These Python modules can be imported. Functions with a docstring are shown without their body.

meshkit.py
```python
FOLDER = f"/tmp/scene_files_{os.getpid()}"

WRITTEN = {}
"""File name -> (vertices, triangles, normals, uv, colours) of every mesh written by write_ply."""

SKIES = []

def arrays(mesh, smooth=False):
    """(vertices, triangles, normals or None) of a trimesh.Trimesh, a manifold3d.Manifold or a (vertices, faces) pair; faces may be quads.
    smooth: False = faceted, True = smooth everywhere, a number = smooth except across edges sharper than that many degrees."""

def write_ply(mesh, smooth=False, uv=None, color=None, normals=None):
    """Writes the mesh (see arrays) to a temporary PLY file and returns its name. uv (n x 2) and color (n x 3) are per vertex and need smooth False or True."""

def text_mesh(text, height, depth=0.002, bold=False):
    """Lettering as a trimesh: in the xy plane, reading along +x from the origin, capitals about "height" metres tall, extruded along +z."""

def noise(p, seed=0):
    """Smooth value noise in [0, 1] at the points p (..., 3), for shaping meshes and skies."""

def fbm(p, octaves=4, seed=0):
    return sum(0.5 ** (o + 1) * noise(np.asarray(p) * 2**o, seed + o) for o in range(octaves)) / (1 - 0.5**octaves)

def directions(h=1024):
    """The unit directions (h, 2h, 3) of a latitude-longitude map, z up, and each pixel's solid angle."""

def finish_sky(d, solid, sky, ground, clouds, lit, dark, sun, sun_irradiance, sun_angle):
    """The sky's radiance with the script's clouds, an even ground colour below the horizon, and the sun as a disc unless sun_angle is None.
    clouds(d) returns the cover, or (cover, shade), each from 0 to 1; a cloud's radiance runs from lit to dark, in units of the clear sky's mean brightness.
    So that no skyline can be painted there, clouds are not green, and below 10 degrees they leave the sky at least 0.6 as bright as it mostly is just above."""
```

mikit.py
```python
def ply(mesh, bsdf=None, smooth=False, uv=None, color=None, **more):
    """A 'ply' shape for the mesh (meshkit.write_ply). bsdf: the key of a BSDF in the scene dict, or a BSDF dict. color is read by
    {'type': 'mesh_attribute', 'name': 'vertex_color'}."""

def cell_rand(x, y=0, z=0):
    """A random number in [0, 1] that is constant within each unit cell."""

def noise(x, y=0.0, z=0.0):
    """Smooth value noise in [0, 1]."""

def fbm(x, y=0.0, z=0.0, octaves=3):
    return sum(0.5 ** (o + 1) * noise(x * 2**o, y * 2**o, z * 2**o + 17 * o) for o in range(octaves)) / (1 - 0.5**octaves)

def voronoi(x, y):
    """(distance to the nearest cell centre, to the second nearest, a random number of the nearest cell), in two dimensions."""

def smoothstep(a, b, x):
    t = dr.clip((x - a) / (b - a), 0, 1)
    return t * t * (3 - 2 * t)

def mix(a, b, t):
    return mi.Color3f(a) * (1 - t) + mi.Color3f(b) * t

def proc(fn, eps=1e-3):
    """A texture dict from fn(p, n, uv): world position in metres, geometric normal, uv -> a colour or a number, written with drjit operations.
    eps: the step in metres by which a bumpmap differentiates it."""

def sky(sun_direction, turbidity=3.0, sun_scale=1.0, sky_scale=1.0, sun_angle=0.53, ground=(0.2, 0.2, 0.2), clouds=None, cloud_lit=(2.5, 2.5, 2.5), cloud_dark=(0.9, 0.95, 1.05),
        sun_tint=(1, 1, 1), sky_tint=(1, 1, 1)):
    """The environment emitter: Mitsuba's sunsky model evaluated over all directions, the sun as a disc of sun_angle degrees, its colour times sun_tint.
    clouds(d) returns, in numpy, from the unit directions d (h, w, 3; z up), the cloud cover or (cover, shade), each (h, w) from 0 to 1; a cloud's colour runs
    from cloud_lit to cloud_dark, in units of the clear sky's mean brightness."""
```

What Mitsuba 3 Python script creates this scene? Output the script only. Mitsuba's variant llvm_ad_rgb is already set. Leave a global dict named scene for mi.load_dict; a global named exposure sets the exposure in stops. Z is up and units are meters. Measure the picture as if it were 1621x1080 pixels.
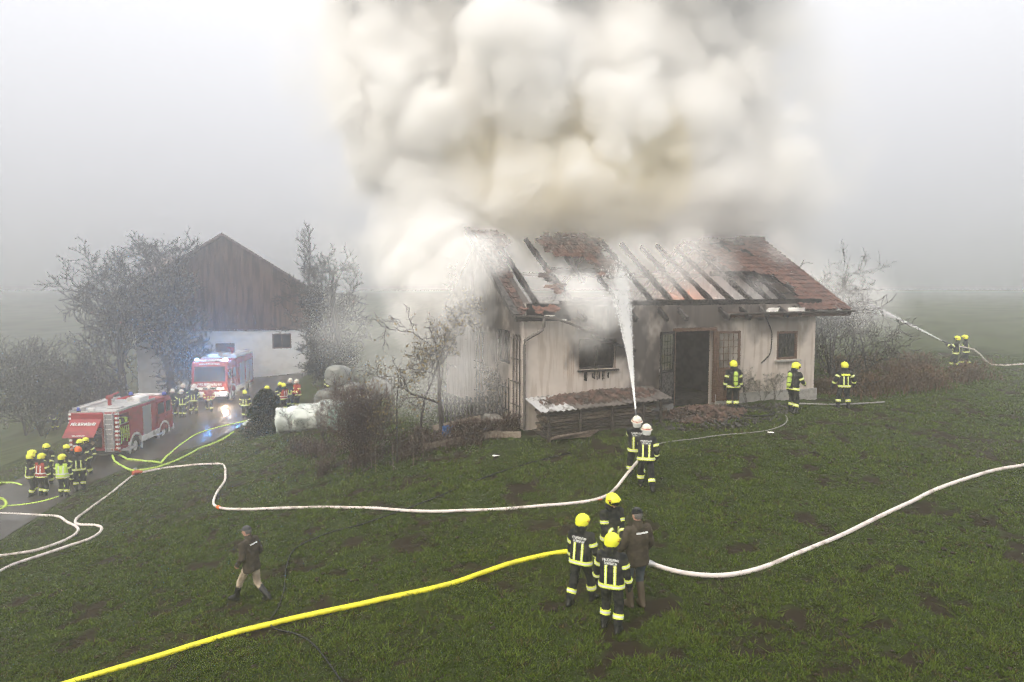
"""A drone view of a burning farm outbuilding on a foggy hillside: firefighters, hoses, two fire engines and a barn in the fog."""
import math, random
import numpy as np, trimesh, mitsuba as mi, mikit, meshkit
import drjit as dr
from manifold3d import Manifold, Mesh, OpType
from scipy.interpolate import RBFInterpolator, RegularGridInterpolator
from shapely.geometry import Polygon, Point

T = mi.ScalarTransform4f
scene, labels = {}, {}

# ------------------------------------------------------------------ camera, light, exposure
CAM_Z, PITCH = 6.5, 4.338
HAZE_SIGMA = 0.0125
scene['camera'] = {'type': 'perspective', 'fov': 73.72, 'fov_axis': 'x', 'near_clip': 0.1, 'far_clip': 3000.0,
                   'to_world': T().look_at(origin=[0, 0, CAM_Z], target=[0, 10, CAM_Z - 10 * math.tan(math.radians(PITCH))], up=[0, 0, 1]),
                   'medium': {'type': 'ref', 'id': 'haze_medium'}}
scene['sky'] = mikit.sky((-0.45, -0.75, 0.7), turbidity=3, sun_scale=0.3, sun_angle=40, clouds=lambda d: (np.ones(d.shape[:2]), 1 - np.clip(d[..., 2], 0, 1)), cloud_lit=(2.75, 2.78, 2.9), cloud_dark=(.8, .805, .84), sun_tint=(.9, .98, 1.1))
exposure = 3.05
scene['haze_medium'] = {'type': 'homogeneous', 'albedo': {'type': 'rgb', 'value': [0.95, 0.95, 0.957]}, 'sigma_t': HAZE_SIGMA, 'phase': {'type': 'hg', 'g': 0.85}}
scene['haze'] = {'type': 'cube', 'to_world': T().translate([0, 130, 8.6]).scale([200, 180, 16.4]), 'bsdf': {'type': 'null'}, 'interior': {'type': 'ref', 'id': 'haze_medium'}}
labels['haze'] = {'label': 'pale fog filling the air over the whole hillside', 'category': 'fog', 'kind': 'stuff'}

# ------------------------------------------------------------------ helpers
def rgb(*c):
    return {'type': 'rgb', 'value': list(c)}

def numbered(key):
    if key not in scene and key not in labels:
        return key
    k = 1
    while f'{key}_{k:03d}' in scene or f'{key}_{k:03d}' in labels:
        k += 1
    return f'{key}_{k:03d}'

_taken = {}
def nkey(key):
    n = _taken.get(key, 0)
    _taken[key] = n + 1
    return key if n == 0 else f'{key}_{n:03d}'

def thing(name, label, cat, group=None):
    key = nkey(name)
    labels[key] = {'label': label, 'category': cat}
    if group:
        labels[key]['group'] = group
    return key

def part(parent, name, mesh, bsdf, smooth=False, label=None, kind=None, to_world=None, **more):
    key = nkey(f'{parent}__{name}')
    d = mesh if isinstance(mesh, dict) else mikit.ply(mesh, bsdf, smooth, **more)
    if to_world is not None:
        d = {**d, 'to_world': to_world}
    scene[key] = d
    if label or kind:
        labels[key] = {k: v for k, v in (('label', label), ('kind', kind)) if v}
    return key

def single(name, label, cat, mesh, bsdf, smooth=False, group=None, kind=None, **more):
    key = thing(name, label, cat, group)
    scene[key] = mikit.ply(mesh, bsdf, smooth, **more)
    if kind:
        labels[key]['kind'] = kind
    return key

def structure(name, mesh, bsdf, smooth=False, **more):
    scene[name] = mikit.ply(mesh, bsdf, smooth, **more)
    labels[name] = {'kind': 'structure'}
    return name

def tm(man):
    m = man.to_mesh()
    return trimesh.Trimesh(np.array(m.vert_properties[:, :3], float), np.array(m.tri_verts), process=False)

def sph(c, r, seg=12):
    return Manifold.sphere(r, seg).translate(tuple(map(float, c)))

def ell(c, r, seg=16, rot=(0, 0, 0)):
    return Manifold.sphere(1.0, seg).scale(tuple(map(float, r))).rotate(tuple(map(float, rot))).translate(tuple(map(float, c)))

def hull(*ms):
    return Manifold.batch_hull(list(ms))

def union(ms):
    return Manifold.batch_boolean(list(ms), OpType.Add)

def chain(pts, rs, seg=12):
    s = [sph(p, r, seg) for p, r in zip(pts, rs)]
    return [hull(a, b) for a, b in zip(s[:-1], s[1:])]

def mbox(c, size):
    return Manifold.cube(tuple(map(float, size)), True).translate(tuple(map(float, c)))

def rbox(c, size, bev=0.02):
    """A box with chamfered edges, as a hull of three boxes."""
    a, b, d = size
    e = min(bev, a * .45, b * .45, d * .45)
    return hull(mbox(c, (a - 2 * e, b - 2 * e, d)), mbox(c, (a - 2 * e, b, d - 2 * e)), mbox(c, (a, b - 2 * e, d - 2 * e)))

def cyl(p0, p1, r0, r1=None, seg=16):
    p0, p1 = np.asarray(p0, float), np.asarray(p1, float)
    d = p1 - p0
    L = np.linalg.norm(d)
    z = d / L
    x = np.cross(z, [0, 0, 1.0] if abs(z[2]) < .9 else [1.0, 0, 0])
    x /= np.linalg.norm(x)
    y = np.cross(z, x)
    M = np.stack([x, y, z, p0], 1)
    return Manifold.cylinder(L, r0, r0 if r1 is None else r1, seg).transform(M)

def cat(ms):
    return trimesh.util.concatenate([m if isinstance(m, trimesh.Trimesh) else tm(m) for m in ms])

def beam(p0, p1, w, h, upv=(0, 0, 1)):
    """A rectangular bar from p0 to p1, w wide and h high."""
    p0, p1 = np.asarray(p0, float), np.asarray(p1, float)
    z = p1 - p0
    L = np.linalg.norm(z)
    z /= L
    x = np.cross(z, upv)
    if np.linalg.norm(x) < 1e-6:
        x = np.cross(z, [1.0, 0, 0])
    x /= np.linalg.norm(x)
    y = np.cross(x, z)
    b = trimesh.creation.box([w, h, L])
    M = np.eye(4)
    M[:3, 0], M[:3, 1], M[:3, 2], M[:3, 3] = x, y, z, (p0 + p1) / 2
    if np.linalg.det(M[:3, :3]) < 0:
        M[:3, 0] *= -1
    b.apply_transform(M)
    return b

def frustums(p0, p1, r0, r1, sides=4):
    """Many open tapered tubes at once: (n,3),(n,3),(n,),(n,)."""
    p0, p1 = np.asarray(p0, float), np.asarray(p1, float)
    r0, r1 = np.asarray(r0, float), np.asarray(r1, float)
    d = p1 - p0
    d /= np.linalg.norm(d, axis=1, keepdims=True) + 1e-9
    a = np.cross(d, np.where(np.abs(d[:, 2:]) < .9, [[0, 0, 1.0]], [[1.0, 0, 0]]))
    a /= np.linalg.norm(a, axis=1, keepdims=True) + 1e-9
    b = np.cross(d, a)
    ang = np.arange(sides) * 2 * np.pi / sides
    ring = np.cos(ang)[None, :, None] * a[:, None] + np.sin(ang)[None, :, None] * b[:, None]
    v = np.concatenate([p0[:, None] + ring * r0[:, None, None], p1[:, None] + ring * r1[:, None, None]], 1)
    n = len(p0)
    i = np.arange(sides)
    j = (i + 1) % sides
    f = np.concatenate([np.stack([i, j, j + sides], 1), np.stack([i, j + sides, i + sides], 1)])
    f = (f[None] + (np.arange(n) * 2 * sides)[:, None, None]).reshape(-1, 3)
    return trimesh.Trimesh(v.reshape(-1, 3), f, process=False)

def catmull(pts, step=.15):
    p = np.asarray(pts, float)
    p = np.vstack([2 * p[0] - p[1], p, 2 * p[-1] - p[-2]])
    out = []
    for i in range(1, len(p) - 2):
        n = max(2, int(np.linalg.norm(p[i + 1] - p[i]) / step))
        t = np.linspace(0, 1, n, endpoint=False)[:, None]
        a, b, c, d = p[i - 1], p[i], p[i + 1], p[i + 2]
        out.append(.5 * (2 * b + (c - a) * t + (2 * a - 5 * b + 4 * c - d) * t ** 2 + (3 * b - a - 3 * c + d) * t ** 3))
    return np.vstack(out + [p[-2][None]])

def tube(pts, r, sides=10, caps=True):
    p = np.asarray(pts, float)
    r = np.broadcast_to(np.asarray(r, float), (len(p),))
    t = np.gradient(p, axis=0)
    t /= np.linalg.norm(t, axis=1, keepdims=True) + 1e-12
    a = np.cross(t, np.where(np.abs(t[:, 2:]) < .95, [[0, 0, 1.0]], [[1.0, 0, 0]]))
    a /= np.linalg.norm(a, axis=1, keepdims=True) + 1e-12
    b = np.cross(t, a)
    ang = np.arange(sides) * 2 * np.pi / sides
    v = (p[:, None] + r[:, None, None] * (np.cos(ang)[None, :, None] * a[:, None] + np.sin(ang)[None, :, None] * b[:, None])).reshape(-1, 3)
    i, j = np.meshgrid(np.arange(len(p) - 1), np.arange(sides), indexing='ij')
    k = (j + 1) % sides
    q = np.stack([i * sides + j, i * sides + k, (i + 1) * sides + k, (i + 1) * sides + j], -1).reshape(-1, 4)
    f = np.vstack([q[:, [0, 1, 2]], q[:, [0, 2, 3]]])
    if caps:
        n = len(v)
        v = np.vstack([v, p[:1], p[-1:]])
        jj = np.arange(sides)
        f = np.vstack([f, np.stack([np.full(sides, n), (jj + 1) % sides, jj], 1), np.stack([np.full(sides, n + 1), n - sides + jj, n - sides + (jj + 1) % sides], 1)])
    return trimesh.Trimesh(v, f, process=False)

def wobble(mesh, amp, freq, seed=0, normal=True):
    v = np.array(mesh.vertices)
    d = np.stack([meshkit.noise(v * freq + 31.7 * k, seed + k) - .5 for k in range(3)], -1) * 2 * amp
    m = mesh.copy()
    m.vertices = v + d
    return m

def text_on(text, height, origin, right, up_, depth=.004, bold=True, center=True, width=None):
    m = meshkit.text_mesh(text, height, depth, bold)
    b = m.bounds
    s = 1.0 if width is None else width / (b[1][0] - b[0][0])
    v = np.array(m.vertices)
    v[:, 0] = (v[:, 0] - ((b[0][0] + b[1][0]) / 2 if center else b[0][0])) * s
    right, up_ = np.asarray(right, float), np.asarray(up_, float)
    right, up_ = right / np.linalg.norm(right), up_ / np.linalg.norm(up_)
    n = np.cross(right, up_)
    m = trimesh.Trimesh(np.asarray(origin, float) + v[:, :1] * right + v[:, 1:2] * up_ + v[:, 2:] * n, m.faces, process=False)
    return m

def place(x, y, z, heading=0.0, scale=1.0):
    return T().translate([float(x), float(y), float(z)]).rotate([0, 0, 1], float(heading)).scale(float(scale))

def moved(mesh, x, y, z, heading=0.0):
    m = mesh.copy() if isinstance(mesh, trimesh.Trimesh) else tm(mesh)
    m.apply_transform(trimesh.transformations.rotation_matrix(math.radians(heading), [0, 0, 1]))
    m.apply_translation([x, y, z])
    return m

# ------------------------------------------------------------------ materials
N_, F_, SS, MX = mikit.noise, mikit.fbm, mikit.smoothstep, mikit.mix

def principled(base, rough=.6, spec=.5, metallic=0., two=True, **kw):
    b = {'type': 'principled', 'base_color': base if isinstance(base, dict) else rgb(*base), 'roughness': rough, 'specular': spec, 'metallic': metallic, **kw}
    return {'type': 'twosided', 'bsdf': b} if two else b

def grainy(c, amt=.25, fx=30., fy=30., fz=30., c2=None, rough=.75, spec=.3, big=0.):
    c, c2 = np.array(c), np.array(c2 if c2 is not None else [x * .55 for x in c])
    def fn(p, n, uv):
        t = F_(p.x * fx, p.y * fy, p.z * fz, 3)
        t = SS(.35, .7, t) * amt
        if big:
            t = t + big * SS(.42, .62, F_(p.x * 2.1, p.y * 2.1, p.z * 2.1 + 5., 3))
        return MX(c.tolist(), c2.tolist(), dr.clip(t, 0, 1))
    return principled(mikit.proc(fn), rough, spec)

scene['m_ground'] = principled({'type': 'mesh_attribute', 'name': 'vertex_color'}, .95, .15)
scene['m_mud'] = grainy((.03, .021, .014), .6, 12, 12, 12, c2=(.015, .011, .008), rough=.9)
scene['m_blade'] = {'type': 'twosided', 'bsdf': {'type': 'diffuse', 'reflectance': {'type': 'mesh_attribute', 'name': 'vertex_color'}}}
scene['m_road'] = principled(mikit.proc(lambda p, n, uv: MX([.028, .025, .023], [.062, .05, .042], F_(p.x * .7, p.y * .7, 0., 4) * .6 + .4 * F_(p.x * 40, p.y * 40, 0., 2))),
                             mikit.proc(lambda p, n, uv: .16 + .4 * SS(.4, .62, F_(p.x * .9, p.y * .9, 4., 3))), .7)
scene['m_concrete'] = grainy((.34, .33, .31), .5, 8, 8, 8)

# the plaster carries soot above and round each opening (stained matter with ragged edges), in house coordinates
HX, HY, HA = .4, 23.0, math.radians(20.97)
def house_local(p):
    x, y = p.x - HX, p.y - HY
    return x * math.cos(HA) + y * math.sin(HA), -x * math.sin(HA) + y * math.cos(HA), p.z
def plaster(p, n, uv):
    u, v, z = house_local(p)
    wv = F_(u * 1.6, v * 1.6, z * .9, 4)
    st = F_(u * 9., v * 9., z * .7, 3)
    c = MX([.54, .485, .44], [.45, .4, .36], F_(u * 3., v * 3., z * 3., 3))
    c = MX(c, [.33, .27, .22], SS(.5, .68, st) * .45)
    front = SS(.5, .0, dr.abs(v))
    def blot(u0, u1, z0, z1, soft):
        du = dr.maximum(dr.maximum(u0 - u, u - u1), 0)
        dz = dr.maximum(dr.maximum(z0 - z, z - z1), 0)
        return SS(1.0, .0, (dr.sqrt(du * du + dz * dz) + (wv - .5) * soft * 1.7) / soft)
    soot = dr.maximum(blot(2.1, 4.2, 4.3, 6.5, .8), dr.maximum(blot(4.3, 8.0, 2.6, 6.5, .9), blot(9.9, 11.9, 4.9, 6.5, .8) * .75))
    soot = dr.maximum(soot, blot(1.7, 9.9, 5.55, 6.5, .45))
    soot = dr.maximum(soot, blot(4.6, 6.1, 2.0, 4.0, .7) * .55)
    soot = dr.maximum(soot * front, (1 - front) * blot(-9., 30., 5.1, 9., .6))
    gs = SS(.0, .7, v) * SS(3.8, 3.0, v) * SS(3.0, 4.3, z + (wv - .5) * 2.) * .75
    soot = dr.maximum(soot, gs * (1 - front))
    runs = SS(.52, .6, F_(u * 14., v * 14., 1.0, 2)) * SS(3.2, 3.7, z) * SS(4.9, 4.4, z) * SS(1.2, 1.7, u) * SS(3.9, 3.3, u)
    c = MX(c, [.35, .23, .15], runs * .55)
    return MX(c, [.045, .04, .038], dr.clip(soot * .96 - .12 * st, 0, 1))
scene['m_plaster'] = {'type': 'bumpmap', 'arbitrary': mikit.proc(lambda p, n, uv: F_(p.x * 14, p.y * 14, p.z * 14, 3), 4e-3), 'scale': .006, 'bsdf': principled(mikit.proc(plaster), .9, .2)}
scene['m_soot'] = grainy((.035, .032, .03), .6, 5, 5, 5, c2=(.012, .012, .012), rough=.95, spec=.1)
scene['m_char'] = grainy((.03, .027, .025), .9, 16, 16, 16, c2=(.009, .009, .009), rough=.85, big=.3)
scene['m_char_grey'] = grainy((.075, .07, .066), .8, 12, 12, 12, c2=(.02, .02, .02), rough=.9)
scene['m_brown_wood'] = grainy((.11, .065, .045), .7, 3, 30, 30, c2=(.05, .03, .02))
scene['m_old_wood'] = grainy((.16, .125, .1), .7, 14, 14, 40, c2=(.06, .048, .04), big=.3)
scene['m_old_wood_dark'] = grainy((.07, .058, .05), .7, 14, 14, 40, c2=(.03, .025, .022), big=.3)
scene['m_pale_wood'] = grainy((.3, .25, .2), .6, 14, 14, 40, c2=(.14, .11, .09))
scene['m_tile_red'] = grainy((.135, .07, .055), .6, 9, 9, 9, c2=(.075, .045, .04), rough=.8, big=.5)
scene['m_tile_brown'] = grainy((.11, .062, .05), .6, 9, 9, 9, c2=(.07, .042, .036), rough=.8, big=.5)
scene['m_tile_sooty'] = grainy((.085, .055, .046), .7, 9, 9, 9, c2=(.03, .026, .024), rough=.8, big=.4)
scene['m_tile_orange'] = grainy((.16, .08, .058), .6, 9, 9, 9, c2=(.08, .048, .042), rough=.8)
scene['m_gutter'] = grainy((.13, .115, .105), .5, 6, 6, 6, c2=(.06, .055, .05), rough=.5, spec=.5)
scene['m_zinc'] = principled(mikit.proc(lambda p, n, uv: MX([.42, .42, .42], [.16, .15, .14], SS(.45, .6, F_(p.x * 4, p.y * 4, p.z * 4, 4)))), .5, .5)
scene['m_membrane'] = principled((.8, .78, .75), .6)
scene['m_glass'] = {'type': 'thindielectric'}
scene['m_dark_glass'] = principled((.012, .014, .016), .08, .6)
scene['m_barn_wood'] = principled(mikit.proc(lambda p, n, uv: MX([.105, .066, .05], [.05, .034, .028], SS(.3, .75, F_(p.x * 5.2, p.y * 5.2, p.z * .5, 3)))), .9, .15)
scene['m_barn_wall'] = grainy((.72, .72, .7), .3, 2, 2, 2, c2=(.5, .49, .47), rough=.9)
scene['m_barn_roof'] = grainy((.12, .085, .075), .5, 4, 4, 4)
# people
def cloth(c, c2):
    return principled(mikit.proc(lambda p, n, uv: MX(c, c2, SS(.35, .65, F_(p.x * 9, p.y * 9, p.z * 9, 3)))), .85, .2, sheen=.3)
scene['m_black_cloth'] = cloth([.010, .012, .015], [.03, .03, .03])
scene['m_grey_cloth'] = cloth([.045, .047, .05], [.07, .07, .072])
scene['m_brown_cloth'] = cloth([.045, .036, .027], [.065, .053, .04])
scene['m_jeans'] = cloth([.05, .065, .085], [.085, .1, .12])
scene['m_beige_cloth'] = cloth([.42, .35, .27], [.3, .24, .18])
scene['m_red_cloth'] = cloth([.38, .06, .04], [.28, .05, .035])
scene['m_vest'] = cloth([.62, .85, .12], [.5, .72, .1])
scene['m_brown_rubber'] = principled((.085, .062, .042), .5, .4)
scene['m_black_rubber'] = principled((.014, .014, .014), .5, .4)
scene['m_glove'] = principled((.025, .025, .026), .8, .2)
scene['m_skin'] = principled(mikit.proc(lambda p, n, uv: MX([.52, .32, .24], [.42, .23, .17], F_(p.x * 22, p.y * 22, p.z * 22, 3))), .55, .3)
scene['m_hair'] = grainy((.16, .15, .145), .6, 60, 60, 60)
scene['m_eye'] = principled((.03, .02, .015), .2, .5)
scene['m_helmet_yellow'] = principled((.82, .83, .045), .28, .5, clearcoat=.5)
scene['m_helmet_white'] = principled(mikit.proc(lambda p, n, uv: MX([.74, .72, .62], [.55, .53, .45], SS(.5, .7, F_(p.x * 14, p.y * 14, p.z * 14, 3)))), .35, .5)
scene['m_helmet_orange'] = principled((.85, .16, .02), .3, .5)
scene['m_mark_red'] = principled((.45, .07, .02), .4)
scene['m_stripe_yellow'] = principled((.74, .82, .1), .55, .3)
scene['m_stripe_silver'] = principled((.66, .67, .66), .4, .5)
scene['m_letter'] = principled((.72, .73, .72), .5)
scene['m_tank'] = principled((.45, .6, .1), .4, .5)
# vehicles
scene['m_red_paint'] = principled(mikit.proc(lambda p, n, uv: MX([.3, .016, .018], [.2, .022, .02], SS(.45, .75, F_(p.x * 1.6, p.y * 1.6, p.z * 2.6, 4)))), .3, .5, clearcoat=.6)
scene['m_white_paint'] = principled(mikit.proc(lambda p, n, uv: MX([.72, .72, .7], [.42, .4, .37], SS(.5, .72, F_(p.x * 3, p.y * 3, p.z * 4, 4)))), .35, .5)
scene['m_roof_metal'] = grainy((.42, .42, .41), .5, 3, 3, 3, c2=(.25, .245, .24), rough=.45, spec=.5)
scene['m_shutter'] = principled((.3, .3, .31), .4, .5)
scene['m_aluminium'] = principled((.5, .5, .5), .35, .5, metallic=.6)
scene['m_tyre'] = grainy((.025, .024, .023), .5, 9, 9, 9, c2=(.05, .045, .04), rough=.9)
scene['m_interior'] = grainy((.05, .045, .04), .8, 5, 5, 5, c2=(.02, .018, .017))
scene['m_brass'] = principled((.4, .28, .1), .4, .5, metallic=.5)
scene['m_blue_lens'] = principled((.02, .05, .4), .15, .6)
scene['m_lens'] = principled((.7, .7, .7), .15, .6)
# farmyard, hoses, plants
def film(c, c2):
    return principled(mikit.proc(lambda p, n, uv: MX(c, c2, SS(.45, .7, F_(p.x * 2.4, p.y * 2.4, p.z * 2.4, 4)))), .35, .5)
scene['m_film_white'] = film([.66, .7, .66], [.45, .5, .46])
scene['m_film_mint'] = film([.36, .52, .46], [.25, .38, .33])
scene['m_film_grey'] = film([.2, .21, .19], [.12, .13, .12])
scene['m_hose_yellow'] = principled(mikit.proc(lambda p, n, uv: MX([.8, .72, .03], [.6, .55, .04], SS(.55, .75, F_(p.x * 5, p.y * 5, p.z * 5, 3)))), .55, .4)
scene['m_hose_white'] = principled(mikit.proc(lambda p, n, uv: MX([.68, .62, .58], [.42, .37, .33], SS(.5, .75, F_(p.x * 4, p.y * 4, p.z * 4, 3)))), .7, .3)
scene['m_hose_lime'] = principled(mikit.proc(lambda p, n, uv: MX([.55, .72, .12], [.42, .55, .13], SS(.5, .75, F_(p.x * 4, p.y * 4, p.z * 4, 3)))), .6, .3)
scene['m_hose_grey'] = principled((.3, .29, .28), .7, .3)
scene['m_bark'] = grainy((.055, .047, .04), .7, 9, 9, 3, c2=(.025, .022, .02))
scene['m_bark_far'] = grainy((.032, .031, .027), .5, 4, 4, 2, c2=(.018, .017, .016))
scene['m_leaf_olive'] = {'type': 'twosided', 'bsdf': {'type': 'diffuse', 'reflectance': mikit.proc(lambda p, n, uv: MX([.045, .055, .03], [.085, .085, .045], N_(p.x * 5, p.y * 5, p.z * 5)))}}
scene['m_leaf_autumn'] = {'type': 'twosided', 'bsdf': {'type': 'diffuse', 'reflectance': mikit.proc(lambda p, n, uv: MX([.13, .085, .035], [.2, .16, .06], N_(p.x * 7, p.y * 7, p.z * 7)))}}
scene['m_conifer'] = {'type': 'twosided', 'bsdf': {'type': 'diffuse', 'reflectance': mikit.proc(lambda p, n, uv: MX([.014, .024, .013], [.035, .05, .024], N_(p.x * 6, p.y * 6, p.z * 6)))}}
scene['m_bracken'] = {'type': 'twosided', 'bsdf': {'type': 'diffuse', 'reflectance': mikit.proc(lambda p, n, uv: MX([.085, .05, .033], [.14, .09, .055], N_(p.x * 3, p.y * 3, p.z * 3)))}}
scene['m_red_stem'] = grainy((.085, .055, .043), .6, 6, 6, 6, c2=(.045, .033, .028))
scene['m_rubble'] = grainy((.125, .08, .065), .9, 4, 4, 4, c2=(.05, .042, .038), rough=.95)
scene['m_water'] = {'type': 'twosided', 'bsdf': {'type': 'principled', 'base_color': rgb(.7, .71, .72), 'roughness': .3, 'specular': .5}}
scene['m_blue_plastic'] = principled((.03, .09, .25), .4)
scene['m_nozzle'] = principled((.06, .06, .065), .4, .5)

# ------------------------------------------------------------------ the hillside
CP = np.array([(1.8, 12.1, .2), (-5.8, 14.8, -.45), (3.6, 18.7, 1.0), (8.1, 24.9, 2.0), (10, 24.3, 2.0), (13.1, 26.8, 1.9), (24.4, 37.4, 2.15),
    (.4, 23, 1.7), (12.4, 27.9, 2.1), (-3.1, 32.2, 1.6), (9, 37, 2.0), (-4.3, 22.5, .8), (-9.2, 30, -.15), (-11.5, 31, -.5), (-15.0, 36, -1.7),
    (-18.5, 27.5, -2.15), (-21, 33.8, -2.25), (-20.8, 38, -2.1), (-20.5, 42, -1.7), (-20.5, 47, -1.4), (-17, 22, -2.15), (-22, 24, -2.3), (-19, 17, -2.2), (-20, 54, -1.1),
    (-35.8, 52.8, -4.3), (-30, 35, -3.6), (-45, 80, -4.5), (-24, 56, -.9), (-32, 60, -1.8), (-26, 44, -2.2),
    (0, 5, -.9), (10, 5, -.2), (-10, 5, -2.), (-12, 15, -1.4), (8, 12, .5), (14, 18, 1.2), (20, 28, 1.9), (22, 16, 1.4),
    (30, 60, 3.2), (2, 60, 1.8), (60, 60, 3.9), (40, 100, 4.3), (90, 100, 4.6), (0, 120, 3.4), (-60, 140, 2.6), (-110, 80, -1), (0, 220, 5.0), (120, 220, 5.2), (-130, 220, 4.6), (40, 40, 2.8)])
_rbf = RBFInterpolator(CP[:, :2], CP[:, 2], kernel='thin_plate_spline', smoothing=.5)
_gx, _gy = np.arange(-140, 141, 1.), np.arange(0, 231, 1.)
_gi = RegularGridInterpolator((_gx, _gy), _rbf(np.stack(np.meshgrid(_gx, _gy, indexing='ij'), -1).reshape(-1, 2)).reshape(len(_gx), len(_gy)), bounds_error=False, fill_value=None)
def gz(x, y):
    """Height of the ground; beyond the surveyed square it keeps the border's height."""
    x, y = np.clip(np.asarray(x, float), -139.9, 139.9), np.clip(np.asarray(y, float), .1, 229.9)
    z = _gi(np.stack([x, y], -1))
    return float(z[0]) if z.shape == (1,) else z
def g3(x, y, dz=0.):
    return np.array([x, y, gz(x, y) + dz])

ROAD_R = catmull([(-17.4, 2), (-17.6, 14), (-17.6, 21.7), (-17.9, 24.7), (-18.35, 27.2), (-18.7, 30), (-18.2, 32.4), (-17.2, 35), (-16.2, 38.3), (-15.8, 42), (-16, 46), (-17, 52), (-17, 62)], .5)
ROAD_L = catmull([(-23.3, 2), (-23.5, 14), (-23.6, 24), (-23.7, 29.5), (-23.6, 32.4), (-24.6, 38.2), (-24.9, 43.7), (-24, 48), (-23, 53), (-22.5, 62)], .5)
ROAD = Polygon(np.vstack([ROAD_R, ROAD_L[::-1]]))
def in_road(x, y, grow=0.):
    """1 inside the road, by interpolating its edges at each y."""
    r = np.interp(y, ROAD_R[:, 1], ROAD_R[:, 0]) + grow
    l = np.interp(y, ROAD_L[:, 1], ROAD_L[:, 0]) - grow
    return (x < r) & (x > l) & (y < 60)

xs = np.concatenate([np.linspace(-700, -140, 15)[:-1], np.linspace(-140, -28, 57)[:-1], np.arange(-28, 30, .14), np.linspace(30, 140, 56)[1:], np.linspace(140, 700, 15)[1:]])
ys = np.concatenate([np.linspace(-120, 3, 25)[:-1], np.arange(3, 44, .14), np.linspace(44, 230, 94)[1:], np.linspace(230, 700, 15)[1:]])
GXX, GYY = np.meshgrid(xs, ys, indexing='ij')
flat = np.stack([GXX.ravel(), GYY.ravel()], -1)
z = gz(flat[:, 0], flat[:, 1])
fine = ((np.abs(flat[:, 0] - 1) < 29) & (flat[:, 1] > 2) & (flat[:, 1] < 44)).astype(float) * (~in_road(flat[:, 0], flat[:, 1], .25))
p3 = np.stack([flat[:, 0], flat[:, 1], 0 * z], -1)
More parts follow.
